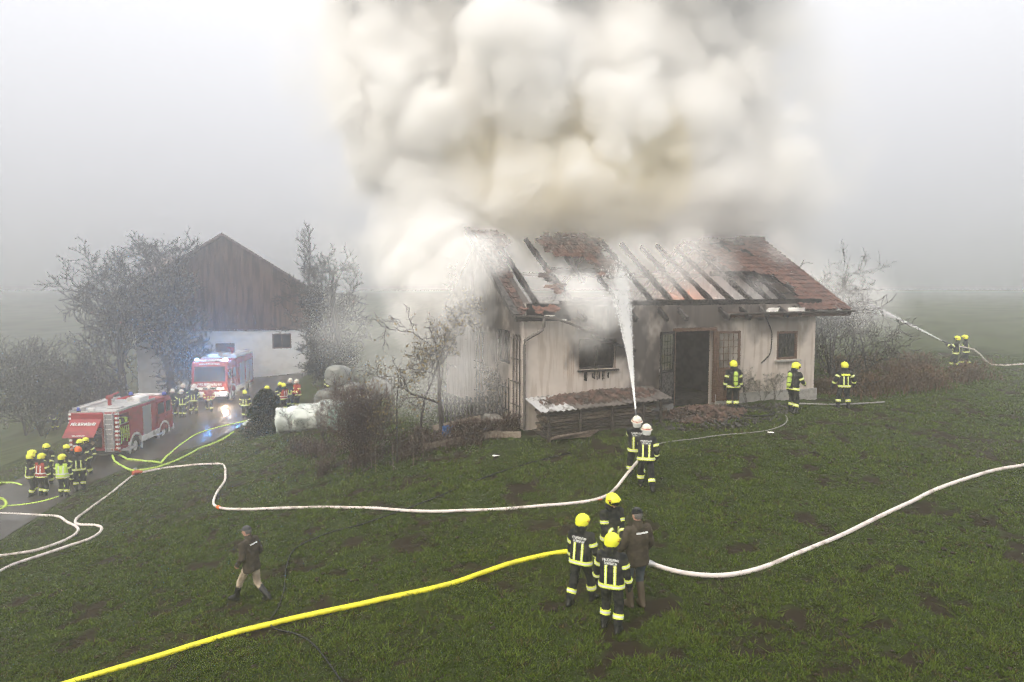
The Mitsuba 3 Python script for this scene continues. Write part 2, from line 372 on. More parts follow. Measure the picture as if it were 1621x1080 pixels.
lump = .07 * (meshkit.noise(p3 * .9, 1) - .5) + .05 * (meshkit.noise(p3 * 2.6, 2) - .5) + .05 * (np.abs(meshkit.noise(p3 * 5.2, 3) - .5) * 2 - .5)
z = z + lump * fine
# the hill beyond keeps climbing gently
back = np.clip((flat[:, 1] - 225) / 400, 0, 1)
z = z + back * .6
def mud_at(x, y):
    """How bare the sod is, 0 to 1: a few worn stretches and many hoof and boot sized holes."""
    q = lambda f, g, o: np.stack([x * f, y * g, x * 0 + o], -1)
    a = np.clip((meshkit.fbm(q(.45, .65, 3.), 3) - .56) * 5, 0, 1) * .5
    b = np.clip((meshkit.noise(q(1.5, 2.0, 7.), 4) * .6 + meshkit.noise(q(4.1, 5.2, 2.), 6) * .4 - .62) * 9, 0, 1)
    return np.clip(a + b, 0, 1)
mud_ = mud_at(flat[:, 0], flat[:, 1])[:, None] * (fine[:, None] * .75 + .25)
tone = meshkit.fbm(p3 * 1.7, 3, 12)[:, None]
z = z - .035 * mud_[:, 0] * fine
sod = np.array([.018, .025, .007]) * (1 - tone) + np.array([.033, .045, .012]) * tone
sod = np.where(fine[:, None] > 0, sod, np.array([.034, .044, .016]) * (1 - tone) + np.array([.05, .058, .024]) * tone)
gcol = sod * (1 - mud_) + np.array([.021, .0145, .0095]) * mud_
ni, nj = GXX.shape
ii, jj = np.meshgrid(np.arange(ni - 1), np.arange(nj - 1), indexing='ij')
quad = np.stack([ii * nj + jj, (ii + 1) * nj + jj, (ii + 1) * nj + jj + 1, ii * nj + jj + 1], -1).reshape(-1, 4)
ground_mesh = trimesh.Trimesh(np.column_stack([flat, z]), np.vstack([quad[:, [0, 1, 2]], quad[:, [0, 2, 3]]]), process=False)
structure('ground', ground_mesh, 'm_ground', True, color=gcol)

# the asphalt track: a sheet between its edges
ry = np.arange(2, 60, .4)
rl, rr = np.interp(ry, ROAD_L[:, 1], ROAD_L[:, 0]), np.interp(ry, ROAD_R[:, 1], ROAD_R[:, 0])
wob = .12 * (meshkit.noise(np.stack([ry * 1.3, ry * 0, ry * 0], -1), 5) - .5)
cols = np.linspace(0, 1, 14)
rv = np.stack([rl[:, None] * (1 - cols) + (rr + wob)[:, None] * cols, np.repeat(ry[:, None], 14, 1)], -1).reshape(-1, 2)
rz = gz(rv[:, 0], rv[:, 1]) + .03 + .03 * np.tile(1 - (2 * cols - 1) ** 4, len(ry))
i, j = np.meshgrid(np.arange(len(ry) - 1), np.arange(13), indexing='ij')
q = np.stack([i * 14 + j, i * 14 + j + 1, (i + 1) * 14 + j + 1, (i + 1) * 14 + j], -1).reshape(-1, 4)
structure('road', trimesh.Trimesh(np.column_stack([rv, rz]), np.vstack([q[:, [0, 1, 2]], q[:, [0, 2, 3]]]), process=False), 'm_road', True)

# grass: blades over the meadow, thinner where it is trodden to mud
rng = np.random.default_rng(11)
def house_uv(x, y):
    return (x - HX) * math.cos(HA) + (y - HY) * math.sin(HA), -(x - HX) * math.sin(HA) + (y - HY) * math.cos(HA)
def blades(n, per, y0, y1, h, w, spread, power):
    """n tufts of short blades; tufts are missing where the sod is bare."""
    y = y0 + (y1 - y0) * rng.random(n) ** power
    x = (rng.random(n) * 2 - 1) * (y * .78 + 1.5)
    u, v = house_uv(x, y)
    clump = meshkit.noise(np.stack([x * 2.3, y * 2.3, x * 0], -1), 9)
    keep = ~in_road(x, y, .1) & ~((u > -.3) & (u < 13) & (v > -.9) & (v < 10)) & (x < 30) & (x > -27) & (rng.random(n) > mud_at(x, y) * 1.1)
    x, y, clump = x[keep], y[keep], clump[keep]
    size = .55 + .9 * rng.random(len(x)) ** 2
    hue = np.clip(.15 + .55 * rng.random(len(x)) + .5 * (clump - .5), 0, 1)
    dry_ = rng.random(len(x)) < .1
    i = np.repeat(np.arange(len(x)), per)
    n = len(i)
    off = rng.normal(0, spread, (n, 2)) * size[i, None]
    x, y = x[i] + off[:, 0], y[i] + off[:, 1]
    pp = np.stack([x, y, 0 * x], -1)
    zz = gz(x, y) + .07 * (meshkit.noise(pp * .9, 1) - .5) + .05 * (meshkit.noise(pp * 2.6, 2) - .5) + .05 * (np.abs(meshkit.noise(pp * 5.2, 3) - .5) * 2 - .5) - .012
    ang = rng.random(n) * 6.283
    hh = h * (.5 + .8 * rng.random(n)) * size[i] * (.6 + .7 * clump[i])
    lean = off * (hh / spread * .55)[:, None] + rng.normal(0, .3, (n, 2)) * hh[:, None]
    ww = w * (.6 + .8 * rng.random(n))
    a = np.stack([x - np.cos(ang) * ww, y - np.sin(ang) * ww, zz], -1)
    b = np.stack([x + np.cos(ang) * ww, y + np.sin(ang) * ww, zz], -1)
    c = np.stack([x + lean[:, 0], y + lean[:, 1], zz + hh], -1)
    t = np.clip(hue[i] + rng.normal(0, .15, n), 0, 1)[:, None]
    col = np.array([.043, .068, .011]) * (1 - t) + np.array([.108, .145, .028]) * t
    dr_ = dry_[i]
    col[dr_] = np.array([.085, .07, .03]) * (.6 + .6 * t[dr_])
    return np.stack([a, b, c], 1).reshape(-1, 3), np.repeat(col, 3, 0)
parts_ = [blades(56000, 9, 9.5, 21, .075, .011, .035, 1.15), blades(60000, 5, 19, 42, .085, .017, .05, 1.0)]
bv = np.vstack([p[0] for p in parts_])
bc = np.vstack([p[1] for p in parts_])
scene['grass'] = mikit.ply(trimesh.Trimesh(bv, np.arange(len(bv)).reshape(-1, 3), process=False), 'm_blade', False, color=bc)
labels['grass'] = {'label': 'short wet trodden grass covering the sloping meadow', 'category': 'grass', 'kind': 'stuff'}

# clods of turned earth lying in the grass
def clod_field(n, area, size, seed):
    r = np.random.default_rng(seed)
    base = trimesh.creation.icosphere(1, 1.0)
    V, Fc, o = [], [], 0
    for _ in range(n):
        x, y = r.uniform(area[0], area[1]), r.uniform(area[2], area[3])
        if abs(x) > y * .8 + 1 or in_road(np.array(x), np.array(y), .3):
            continue
        u_, v_ = house_uv(x, y)
        if (-.3 < u_ < 13 and -.5 < v_ < 10) or meshkit.noise(np.array([x * .5, y * .6, 2.]), 8) < .48:
            continue
        s = size * r.uniform(.4, 1.3)
        b = base.vertices * (1 + .35 * (r.random((len(base.vertices), 1)) - .5)) * [s, s * r.uniform(.6, 1.3), s * .4]
        V.append(b + g3(x, y, .01)); Fc.append(base.faces + o); o += len(b)
    return trimesh.Trimesh(np.vstack(V), np.vstack(Fc), process=False)
scene['mud_clods'] = mikit.ply(clod_field(3200, (-16, 24, 10, 30), .045, 5), 'm_mud', False)
labels['mud_clods'] = {'label': 'brown clods of churned earth scattered through the meadow grass', 'category': 'mud', 'kind': 'stuff'}

# ------------------------------------------------------------------ the burning house, in its own coordinates: u along the front, v inwards, z up
LW, WD = 12.7, 9.8
HM = np.eye(4)
HM[0, 0], HM[1, 0], HM[0, 1], HM[1, 1] = math.cos(HA), math.sin(HA), -math.sin(HA), math.cos(HA)
HM[0, 3], HM[1, 3] = HX, HY
def hw(mesh):
    m = mesh.copy() if isinstance(mesh, trimesh.Trimesh) else tm(mesh)
    m.apply_transform(HM)
    return m
def hp(u, v, z):
    return (HM @ [u, v, z, 1])[:3]

house = thing('farm_outbuilding', 'burning pale plastered building with a half collapsed tiled roof', 'house')
RIDGE_V, RIDGE_Z, EAVE_V, EAVE_Z, ROOF_U0, ROOF_U1 = 4.91, 8.86, -.36, 5.67, -.46, 14.15
SV, SZ = (RIDGE_V - EAVE_V), (RIDGE_Z - EAVE_Z)
SLEN = math.hypot(SV, SZ)
SV, SZ = SV / SLEN, SZ / SLEN
def rp(u, s, d=0.):
    """A point of the front roof slope: s metres up from the eave, d metres out of it."""
    return np.array([u, EAVE_V + SV * s - SZ * d, EAVE_Z + SZ * s + SV * d])
def rpb(u, s, d=0.):
    q = rp(u, s, d)
    return np.array([u, 2 * RIDGE_V - q[1], q[2]])

# walls with real openings
TOPZ = 5.92
def gable_wall(u0, u1):
    poly = Polygon([(0, -3.5), (WD, -3.5), (WD, TOPZ - .1), (RIDGE_V, 8.5), (0, TOPZ - .1)])
    m = trimesh.creation.extrude_polygon(poly, u1 - u0)      # polygon (v, z), extruded along u
    M = np.array([[0, 0, 1, u0], [1, 0, 0, 0], [0, 1, 0, 0], [0, 0, 0, 1.0]])
    m.apply_transform(M)
    return Manifold(Mesh(np.array(m.vertices, np.float32), np.array(m.faces, np.uint32)))
WT = .38
front = mbox((LW / 2, WT / 2, (TOPZ - 3.5) / 2), (LW, WT, TOPZ + 3.5)) - mbox((2.82, WT / 2, 4.22), (1.46, 1, 1.08)) - mbox((6.9, WT / 2, 3.0), (1.88, 1, 4.14)) - mbox((11.28, WT / 2, 4.28), (1.04, 1, 1.12))
rear = mbox((LW / 2, WD - WT / 2, (TOPZ - 3.5) / 2), (LW, WT, TOPZ + 3.5))
gl = gable_wall(0, WT) - mbox((0, 2.08, 4.42), (2, 1.5, 1.24))
gr = gable_wall(LW - WT, LW)
shell = (front + rear + gl + gr)
sm = tm(shell).subdivide_to_size(.6) if False else tm(shell)
part(house, 'wall', hw(sm), 'm_plaster')
part(house, 'plinth', hw(tm(mbox((LW * .68, -.03, -.05), (LW * .66, .06, 5.1)) - mbox((6.9, 0, 2.5), (1.88, 1, 5)))), 'm_concrete')
part(house, 'floor', hw(mbox((LW / 2, WD / 2, 1.9), (LW - .8, WD - .8, .8))), 'm_soot')
part(house, 'ceiling', hw(mbox((LW / 2 + 2.2, WD / 2 + .2, 5.3), (LW - 5.6, WD - 1.2, .16))), 'm_soot')
part(house, 'partition', hw(mbox((5.1, WD / 2, 3.4), (.2, WD - .8, 4.0))), 'm_soot')
part(house, 'partition', hw(mbox((8.9, WD / 2, 3.4), (.2, WD - .8, 4.0))), 'm_soot')

# sooty rooms behind the openings: nothing but burnt lining
rg = np.random.default_rng(21)
def charred(p0, p1, w, h, seed, amp=.018):
    p0, p1 = np.asarray(p0, float), np.asarray(p1, float)
    L = np.linalg.norm(p1 - p0)
    n = max(3, int(L / .22))
    b = Manifold.cube((w, h, L), True).refine_to_length(.2)
    m = tm(b)
    z_ = (p1 - p0) / L
    x_ = np.cross(z_, (0, 0, 1)); x_ = x_ / np.linalg.norm(x_) if np.linalg.norm(x_) > 1e-6 else np.array([1.0, 0, 0])
    y_ = np.cross(z_, x_)
    v = np.array(m.vertices)
    k = meshkit.noise(np.column_stack([v[:, 2] * 2.1 + seed * 7.3, v[:, 2] * 0, v[:, 2] * 0]), seed)
    v[:, :2] *= (.78 + .4 * k)[:, None]
    v = (p0 + p1) / 2 + v[:, :1] * x_ + v[:, 1:2] * y_ + v[:, 2:] * z_
    m = trimesh.Trimesh(v, m.faces, process=False)
    return wobble(m, amp, 3.2, seed)

part(house, 'wall_plate', hw(charred((1.4, .1, 6.0), (LW + .3, .1, 6.02), .2, .2, 3)), 'm_char')
part(house, 'wall_plate', hw(charred((0.1, WD - .1, 6.0), (LW, WD - .1, 6.0), .2, .2, 4)), 'm_char')
part(house, 'ridge_beam', hw(charred((9.9, RIDGE_V, RIDGE_Z - .34), (ROOF_U1, RIDGE_V, RIDGE_Z - .3), .15, .2, 5)), 'm_char')
part(house, 'ridge_beam', hw(charred((2.5, RIDGE_V, RIDGE_Z - .36), (5.5, RIDGE_V, RIDGE_Z - .38), .15, .2, 6)), 'm_char')
part(house, 'purlin', hw(charred(rp(2.3, 3.55, -.32), rp(5.6, 3.5, -.34), .16, .2, 7)), 'm_char')
part(house, 'purlin', hw(charred(rp(9.6, 3.4, -.32), rp(ROOF_U1, 3.4, -.3), .16, .2, 8)), 'm_char')
part(house, 'purlin', hw(charred(rpb(.2, 3.4, -.32), rpb(ROOF_U1, 3.4, -.3), .16, .2, 9)), 'm_char')
# rafters: (u, lowest s, highest s)
RAFT = [(.62, .55, 6.1), (1.98, -.25, 5.7), (3.2, 2.4, 5.95), (3.95, -.3, 2.6), (4.47, 2.7, 5.9), (5.35, -.3, 5.72), (6.2, -.28, 5.5), (7.08, .9, 5.3), (7.98, -.3, 5.45),
        (8.92, -.28, 5.3), (9.86, -.22, 5.75), (10.78, -.2, 5.95), (11.62, -.1, 6.0), (12.5, 0., 6.05), (13.3, 0., 6.1)]
for k, (u, s0, s1) in enumerate(RAFT):
    tw = rg.normal(0, .05)
    part(house, 'rafter', hw(charred(rp(u + tw, s0, -.12), rp(u - tw, s1, -.12), .13, .17, 20 + k)), 'm_char' if k % 4 != 2 else 'm_char_grey')
for k, u in enumerate([5.3, 9.9, 10.8, 11.6, 12.5, 13.3]):
    part(house, 'rafter', hw(charred(rpb(u, 2.2 if 5.5 < u < 9 else .2, -.12), rpb(u, 6.05 - .5 * rg.random(), -.12), .13, .17, 50 + k)), 'm_char')
# stub battens still nailed across some rafters
for k, (u0, u1, s) in enumerate([(2.3, 3.3, 5.2), (9.7, 11.0, 3.05), (9.8, 10.6, 4.9), (10.7, 12.4, 2.2), (11.4, 12.9, 1.3), (1.9, 2.6, 2.9), (4.3, 5.5, 2.75), (4.4, 5.1, 4.7), (9.8, 10.3, 4.4), (11.0, 12.3, .75)]):
    part(house, 'batten', hw(charred(rp(u0, s, -.01), rp(u1, s + rg.normal(0, .05), -.01), .05, .05, 80 + k, .008)), 'm_char')
# barge boards on both verges
part(house, 'barge_board', hw(cat([charred(rp(ROOF_U0, -.15, -.08), rp(ROOF_U0, SLEN + .05, -.08), .05, .26, 101, .006), beam(rp(ROOF_U0 - .02, -.15, .1), rp(ROOF_U0 - .02, SLEN, .1), .22, .03, (0, 0, 1))])), 'm_char_grey')
part(house, 'barge_board', hw(beam(rp(ROOF_U1 - .03, -.1, -.1), rp(ROOF_U1 - .03, SLEN, -.1), .05, .24)), 'm_brown_wood')
# eaves board, soffit and gutter where they still hang
part(house, 'fascia', hw(beam((8.15, EAVE_V + .06, EAVE_Z - .14), (ROOF_U1 - .05, EAVE_V + .06, EAVE_Z - .14), .04, .2)), 'm_brown_wood')
part(house, 'soffit', hw(mbox((11.1, -.14, EAVE_Z - .13), (5.9, .34, .025))), 'm_char_grey')
part(house, 'fascia', hw(beam((ROOF_U0, EAVE_V + .06, EAVE_Z - .14), (1.6, EAVE_V + .06, EAVE_Z - .14), .04, .2)), 'm_char')
part(house, 'eaves_lining', hw(beam((.1, .0, EAVE_Z + .1), (2.6, .0, EAVE_Z + .06), .1, .5)), 'm_soot')
def gutter(pts, r=.075):
    p = np.asarray(pts, float)
    ang = np.linspace(np.pi, 2 * np.pi, 8)
    o = np.stack([np.cos(ang) * r, np.sin(ang) * r], -1)
    i_ = o * .82
    prof = np.vstack([o, i_[::-1]])
    n = len(prof)
    V = np.concatenate([np.column_stack([np.full(n, q[0]), q[1] + prof[:, 0], q[2] + prof[:, 1]]) for q in p])
    i, j = np.meshgrid(np.arange(len(p) - 1), np.arange(n), indexing='ij')
    k = (j + 1) % n
    Q = np.stack([i * n + j, i * n + k, (i + 1) * n + k, (i + 1) * n + j], -1).reshape(-1, 4)
    return trimesh.Trimesh(V, np.vstack([Q[:, [0, 1, 2]], Q[:, [0, 2, 3]]]), process=False)
GV = EAVE_V - .07
part(house, 'gutter', hw(gutter([(ROOF_U0, GV, EAVE_Z - .02), (.3, GV, EAVE_Z - .04), (.9, GV - .02, EAVE_Z - .1), (1.5, GV - .05, EAVE_Z - .3), (2.1, GV - .1, EAVE_Z - .55), (2.5, GV - .12, EAVE_Z - .68)])), 'm_gutter', 40, 'gutter torn loose and sagging from the burnt eave')
part(house, 'gutter', hw(gutter([(8.1, GV, EAVE_Z - .06), (10, GV, EAVE_Z - .03), (ROOF_U1 + .12, GV, EAVE_Z - .02)])), 'm_gutter', 40)
part(house, 'downpipe', hw(tube(catmull([(.55, GV, EAVE_Z - .12), (.55, GV, EAVE_Z - .42), (.42, GV + .06, EAVE_Z - .6), (.05, -.16, EAVE_Z - .85), (-.02, -.09, EAVE_Z - 1.05), (-.02, -.09, 3.6), (-.02, -.09, 2.5), (-.02, -.09, 1.75)], .12), .05, 12)), 'm_gutter', True)
part(house, 'fallen_beam', hw(charred((2.45, -.3, 4.86), (4.25, -.16, 4.3), .1, .12, 120)), 'm_char')
for k, (u, w) in enumerate([(10.15, .55), (11.35, .8)]):
    g = trimesh.creation.box([w, .02, .16]).subdivide().subdivide().subdivide()
    g.apply_translation([u, EAVE_V - .02, EAVE_Z + .03])
    part(house, 'torn_membrane', hw(wobble(g, .06, 5, k)), 'm_membrane')
for k, (u, w) in enumerate([(.75, .34), (1.22, .26), (2.1, .5)]):
    g = trimesh.creation.box([w, .12, .03]).subdivide().subdivide()
    part(house, 'torn_membrane', hw(wobble(moved(g, 0, 0, 0), .02, 6, k + 5).apply_translation([u, GV, EAVE_Z + .03 - max(0, u - .5) * .33])), 'm_membrane')

# tiles, each laid on the slope, where the fire has left them
def tile_mesh():
    """One interlocking clay tile about 25 x 40 cm: a pan with a raised roll, its lower edge lifted over the next course."""
    xu = np.array([-.135, -.095, -.03, .03, .075, .105, .13])
    hu = np.array([.02, .0, .0, .004, .034, .042, .018])
    rows = []
    for s, lift in ((-.2, .045), (.2, .008)):
        rows.append(np.column_stack([xu, np.full(7, s), hu + lift]))
    lowb = np.column_stack([xu, np.full(7, -.2), hu + .045 - .022])
    V = np.vstack(rows + [lowb])
    Fq = [(i, i + 1, i + 8, i + 7) for i in range(6)] + [(i + 14, i + 15, i + 1, i) for i in range(6)]
    return V, np.array(Fq)
TV, TF = tile_mesh()
def tile_at(u, s, yaw=0., slip=0., tilt=0.):
    c, d = math.cos(yaw), math.sin(yaw)
    x, y, z = TV[:, 0] * c - TV[:, 1] * d, TV[:, 0] * d + TV[:, 1] * c, TV[:, 2] + tilt * TV[:, 1]
    P = np.array([rp(u, s)])
    V = P + x[:, None] * np.array([1, 0, 0]) + y[:, None] * np.array([0, SV, SZ]) + (z[:, None] + slip) * np.array([0, -SZ, SV])
    return hw(trimesh.Trimesh(V, np.vstack([TF[:, [0, 1, 2]], TF[:, [0, 2, 3]]]), process=False))
PATCH = {
    'left': Polygon([(-.42, 6.1), (.9, 6.05), (1.1, 5.5), (.9, 4.9), (.45, 4.5), (.2, 3.4), (.1, 2.0), (-.05, .9), (-.1, .05), (-.42, .05)]),
    'middle': Polygon([(2.25, 5.1), (2.6, 5.8), (3.19, 5.9), (3.8, 6.05), (5.05, 5.95), (5.3, 5.3), (5.3, 4.2), (4.9, 2.9), (4.35, 2.4), (4.0, 2.3), (3.95, 3.1), (3.6, 3.9), (3.3, 4.1), (2.9, 4.2), (2.3, 4.2)]),
    'right': Polygon([(9.9, 4.6), (10.3, 5.85), (11.2, 5.4), (11.8, 5.6), (12.6, 5.4), (13.0, 6.1), (14.2, 6.1), (14.2, 0), (11.6, 0), (11.75, .75), (12.55, 1.7), (12.3, 2.6), (11.2, 2.9), (10.2, 3.2)])}
COURSE, TW = .335, .248
holes = [Polygon([(4.85, 5.1), (5.3, 5.0), (5.2, 3.8), (4.7, 4.3)]), Polygon([(10.75, 5.6), (11.2, 5.5), (11.5, 4.7), (11.15, 4.6)]), Polygon([(11.9, 5.2), (12.35, 5.0), (12.6, 4.5), (12.2, 4.4)])]
for name, poly in PATCH.items():
    for r in range(19):
        s = .19 + r * COURSE
        for c in range(60):
            u = ROOF_U0 + .12 + c * TW
            if u > ROOF_U1 - .08 or s > SLEN - .02:
                continue
            q = Point(u + rg.normal(0, .06), s + rg.normal(0, .05))
            if not poly.contains(q) or any(h.contains(q) for h in holes):
                continue
            e = poly.exterior.distance(q)
            loose = e < .3 and 0 < u < 13.6
            mat = {'left': 'm_tile_sooty', 'middle': 'm_tile_sooty' if rg.random() < .7 else 'm_tile_brown', 'right': 'm_tile_red'}[name]
            x = rg.random()
            if loose and x < .5 or x < .12:
                mat = {'m_tile_red': 'm_tile_brown', 'm_tile_brown': 'm_tile_sooty', 'm_tile_sooty': 'm_tile_brown'}[mat]
            part(house, 'roof_tile', tile_at(u, s, rg.normal(0, .16 if loose else .015), abs(rg.normal(0, .02)) if loose else 0., rg.normal(0, .1) if loose else 0.), mat)
# slipped heaps of tiles
for k in range(26):
    a, b = (1.62 + .17 * rg.normal(), 1.2 + 1.5 * rg.random()) if k < 18 else (4.15 + .25 * rg.normal(), 2.35 + .25 * rg.random())
    part(house, 'roof_tile', tile_at(a - .1 * (b - 1.2), b, rg.normal(0, .7), .04 + .12 * rg.random(), rg.normal(0, .35)), 'm_tile_orange' if b < 1.7 or 18 <= k < 21 else 'm_tile_sooty')
for k in range(9):
    part(house, 'roof_tile', tile_at(-.25 + 1.3 * rg.random(), .08 + .2 * rg.random(), rg.normal(0, .8), .02 + .06 * rg.random(), rg.normal(0, .3)), 'm_tile_orange' if k % 3 else 'm_tile_brown')
# ridge tiles along what is left of the ridge
for k, u in enumerate(np.arange(12.95, ROOF_U1, .36)):
    a = np.linspace(0, np.pi, 8)
    V = np.concatenate([np.column_stack([np.full(8, x), RIDGE_V + np.cos(a) * r, RIDGE_Z - .02 + np.sin(a) * r]) for x, r in ((u - .2, .13), (u + .2, .15))])
    f = np.array([(i, i + 1, i + 9, i + 8) for i in range(7)])
    part(house, 'ridge_tile', hw(trimesh.Trimesh(V, np.vstack([f[:, [0, 1, 2]], f[:, [0, 2, 3]]]), process=False)), 'm_tile_brown', True)
back_tiles = []
for r in range(18):
    for c in range(14):
        V = np.array(tile_mesh()[0]); u, s = 11.0 + c * TW, .19 + r * COURSE
        P = rpb(u, s)
        back_tiles.append(trimesh.Trimesh(P + V[:, :1] * np.array([-1, 0, 0]) + V[:, 1:2] * np.array([0, -SV, SZ]) + V[:, 2:] * np.array([0, SZ, SV]), np.vstack([TF[:, [0, 1, 2]], TF[:, [0, 2, 3]]]), process=False))
part(house, 'rear_tiles', hw(trimesh.util.concatenate(back_tiles)), 'm_tile_red', kind='stuff')

# windows, doors
def bars(n, m, w, h, t):
    """A grid of glazing bars: n uprights and m rails over w x h, centred on the origin in the (u, z) plane."""
    out = []
    for k in range(n):
        out.append(trimesh.creation.box([t, t, h]).apply_translation([-w / 2 + w * (k + 1) / (n + 1), 0, 0]))
    for k in range(m):
        out.append(trimesh.creation.box([w, t * .8, t]).apply_translation([0, 0, -h / 2 + h * (k + 1) / (m + 1)]))
    return out
def frame(w, h, t, d):
    return [trimesh.creation.box([t, d, h]).apply_translation([x, 0, 0]) for x in (-w / 2 + t / 2, w / 2 - t / 2)] + [trimesh.creation.box([w - 2 * t, d, t]).apply_translation([0, 0, y]) for y in (-h / 2 + t / 2, h / 2 - t / 2)]
w2 = part(house, 'window', hw(cat(frame(1.04, 1.12, .09, .1)).apply_translation([11.28, .06, 4.28])), 'm_brown_wood')
for b in bars(5, 4, .86, .94, .025):
    part(w2, 'bar', hw(b.apply_translation([11.28, .03, 4.28])), 'm_char')
part(w2, 'pane', hw(mbox((11.28, .1, 4.28), (.86, .012, .94))), 'm_dark_glass')
part(w2, 'sill', hw(mbox((11.28, -.06, 3.68), (1.2, .18, .06))), 'm_concrete')
w1 = part(house, 'window', hw(cat([charred(a, b, .08, .1, 130 + k, .012) for k, (a, b) in enumerate([((2.14, .2, 3.7), (2.14, .2, 4.74)), ((3.5, .2, 3.7), (3.5, .2, 4.74)), ((2.1, .2, 3.72), (3.54, .2, 3.72)), ((2.82, .2, 3.7), (2.85, .2, 4.5))])])), 'm_char', label='burnt out window with charred remains of its frame')
part(w1, 'sill', hw(mbox((2.82, -.05, 3.64), (1.6, .16, .06))), 'm_soot')
wg = part(house, 'window', hw(cat([charred(a, b, .08, .1, 140 + k, .012) for k, (a, b) in enumerate([((.15, 1.4, 3.85), (.15, 1.4, 5.0)), ((.15, 2.78, 3.85), (.15, 2.78, 5.0)), ((.15, 1.36, 3.85), (.15, 2.8, 3.85)), ((.15, 2.1, 3.85), (.15, 2.1, 5.0))])])), 'm_char', label='burnt gable window half hidden in smoke')

def door_leaf(hinge_u, swing, w, h, z0, mat, panel, label):
    """A leaf hung at hinge_u on the front, opened by swing degrees from shut, leaf direction from the hinge; upper half glazed."""
    ms = lambda m: hw(moved(m, 0, 0, 0, swing).apply_translation([hinge_u, -.06, z0]))
    d = part(house, 'door', ms(cat(frame(w, h, .09, .06)).apply_translation([w / 2, 0, h / 2])), mat, label=label)
    part(d, 'rail', ms(trimesh.creation.box([w - .18, .05, .1]).apply_translation([w / 2, 0, h * .46])), mat)
    uh = h * .54 - .14
    for b in bars(3, 4, w - .18, uh, .022):
        part(d, 'glazing_bar', ms(b.apply_translation([w / 2, 0, h * .46 + .05 + uh / 2])), mat)
    part(d, 'panel', ms(trimesh.creation.box([w - .18, .03, h * .46 - .14]).apply_translation([w / 2, .0, h * .23 + .02])), panel)
    for k in range(5):
        part(d, 'panel_batten', ms(trimesh.creation.box([.035, .02, h * .46 - .15]).apply_translation([.12 + (w - .24) * k / 4, -.026, h * .23 + .02])), mat)
    part(d, 'pane', ms(trimesh.creation.box([w - .18, .006, uh]).apply_translation([w / 2, .012, h * .46 + .05 + uh / 2])), 'm_glass')
    part(d, 'handle', ms(trimesh.creation.cylinder(.018, .14, sections=8).apply_translation([w - .05, -.05, h * .48])), 'm_zinc')
door_leaf(5.95, 205, .93, 2.66, 2.3, 'm_char', 'm_char_grey', 'left door leaf swung open, blackened')
door_leaf(7.85, -8, .98, 2.66, 2.26, 'm_brown_wood', 'm_brown_wood', 'right door leaf folded back against the pale wall, brown below a lattice')
part(house, 'door_frame', hw(cat([beam((5.98, .02, 2.2), (5.98, .02, 5.05), .1, .12), beam((7.82, .02, 2.2), (7.82, .02, 5.05), .1, .12), beam((5.93, .02, 5.0), (7.87, .02, 5.0), .1, .12)])), 'm_brown_wood')
# a torn cable hanging down the front by the right window
part(house, 'hanging_cable', hw(tube(catmull([(10.1, -.02, 5.5), (10.42, -.05, 4.9), (10.46, -.04, 4.5), (10.4, -.05, 4.0), (10.2, -.04, 3.78), (9.98, -.04, 3.62)], .08), .022, 6)), 'm_char')
# sill drips: scorched plaster flakes under the burnt window
for k in range(9):
    u = 2.12 + 1.4 * rg.random()
    part(house, 'scorched_flake', hw(wobble(trimesh.creation.box([.03 + .05 * rg.random(), .016, .08 + .3 * rg.random()]).subdivide(), .012, 9, k).apply_translation([u, -.012, 3.46])), 'm_soot')
# rubble fallen in front of and inside the doorway
def heap(n, cu, cv, ru, rv, z0, hgt, size, seed, local=True):
    r = np.random.default_rng(seed)
    V, Fc, o = [], [], 0
    for _ in range(n):
        a, d = r.random() * 6.283, r.random() ** .6
        u, v = cu + math.cos(a) * d * ru, cv + math.sin(a) * d * rv
        b = trimesh.creation.box(size * r.uniform(.4, 1.6, 3) * [1, .8, .35])
        b.apply_transform(trimesh.transformations.random_rotation_matrix(r.random(3)) if r.random() < .5 else trimesh.transformations.euler_matrix(*r.normal(0, .4, 2), r.random() * 6))
        w = hp(u, v, 0) if local else np.array([u, v, 0])
        zg = z0 if z0 is not None else gz(w[0], w[1])
        V.append(b.vertices + [w[0], w[1], zg + hgt * (1 - d) * r.random() + .02]); Fc.append(b.faces + o); o += len(b.vertices)
    return trimesh.Trimesh(np.vstack(V), np.vstack(Fc), process=False)
scene['rubble_heap'] = mikit.ply(heap(700, 6.7, -.9, 1.7, .95, None, .32, .13, 31), 'm_rubble')
labels['rubble_heap'] = {'label': 'heap of reddish broken tiles before the open doorway', 'category': 'rubble', 'kind': 'stuff'}
scene['burnt_litter'] = mikit.ply(heap(450, 7.4, -1.3, 3.4, 1.3, None, .06, .1, 32), 'm_char_grey')
labels['burnt_litter'] = {'label': 'dark burnt scraps strewn over the ground by the door', 'category': 'debris', 'kind': 'stuff'}

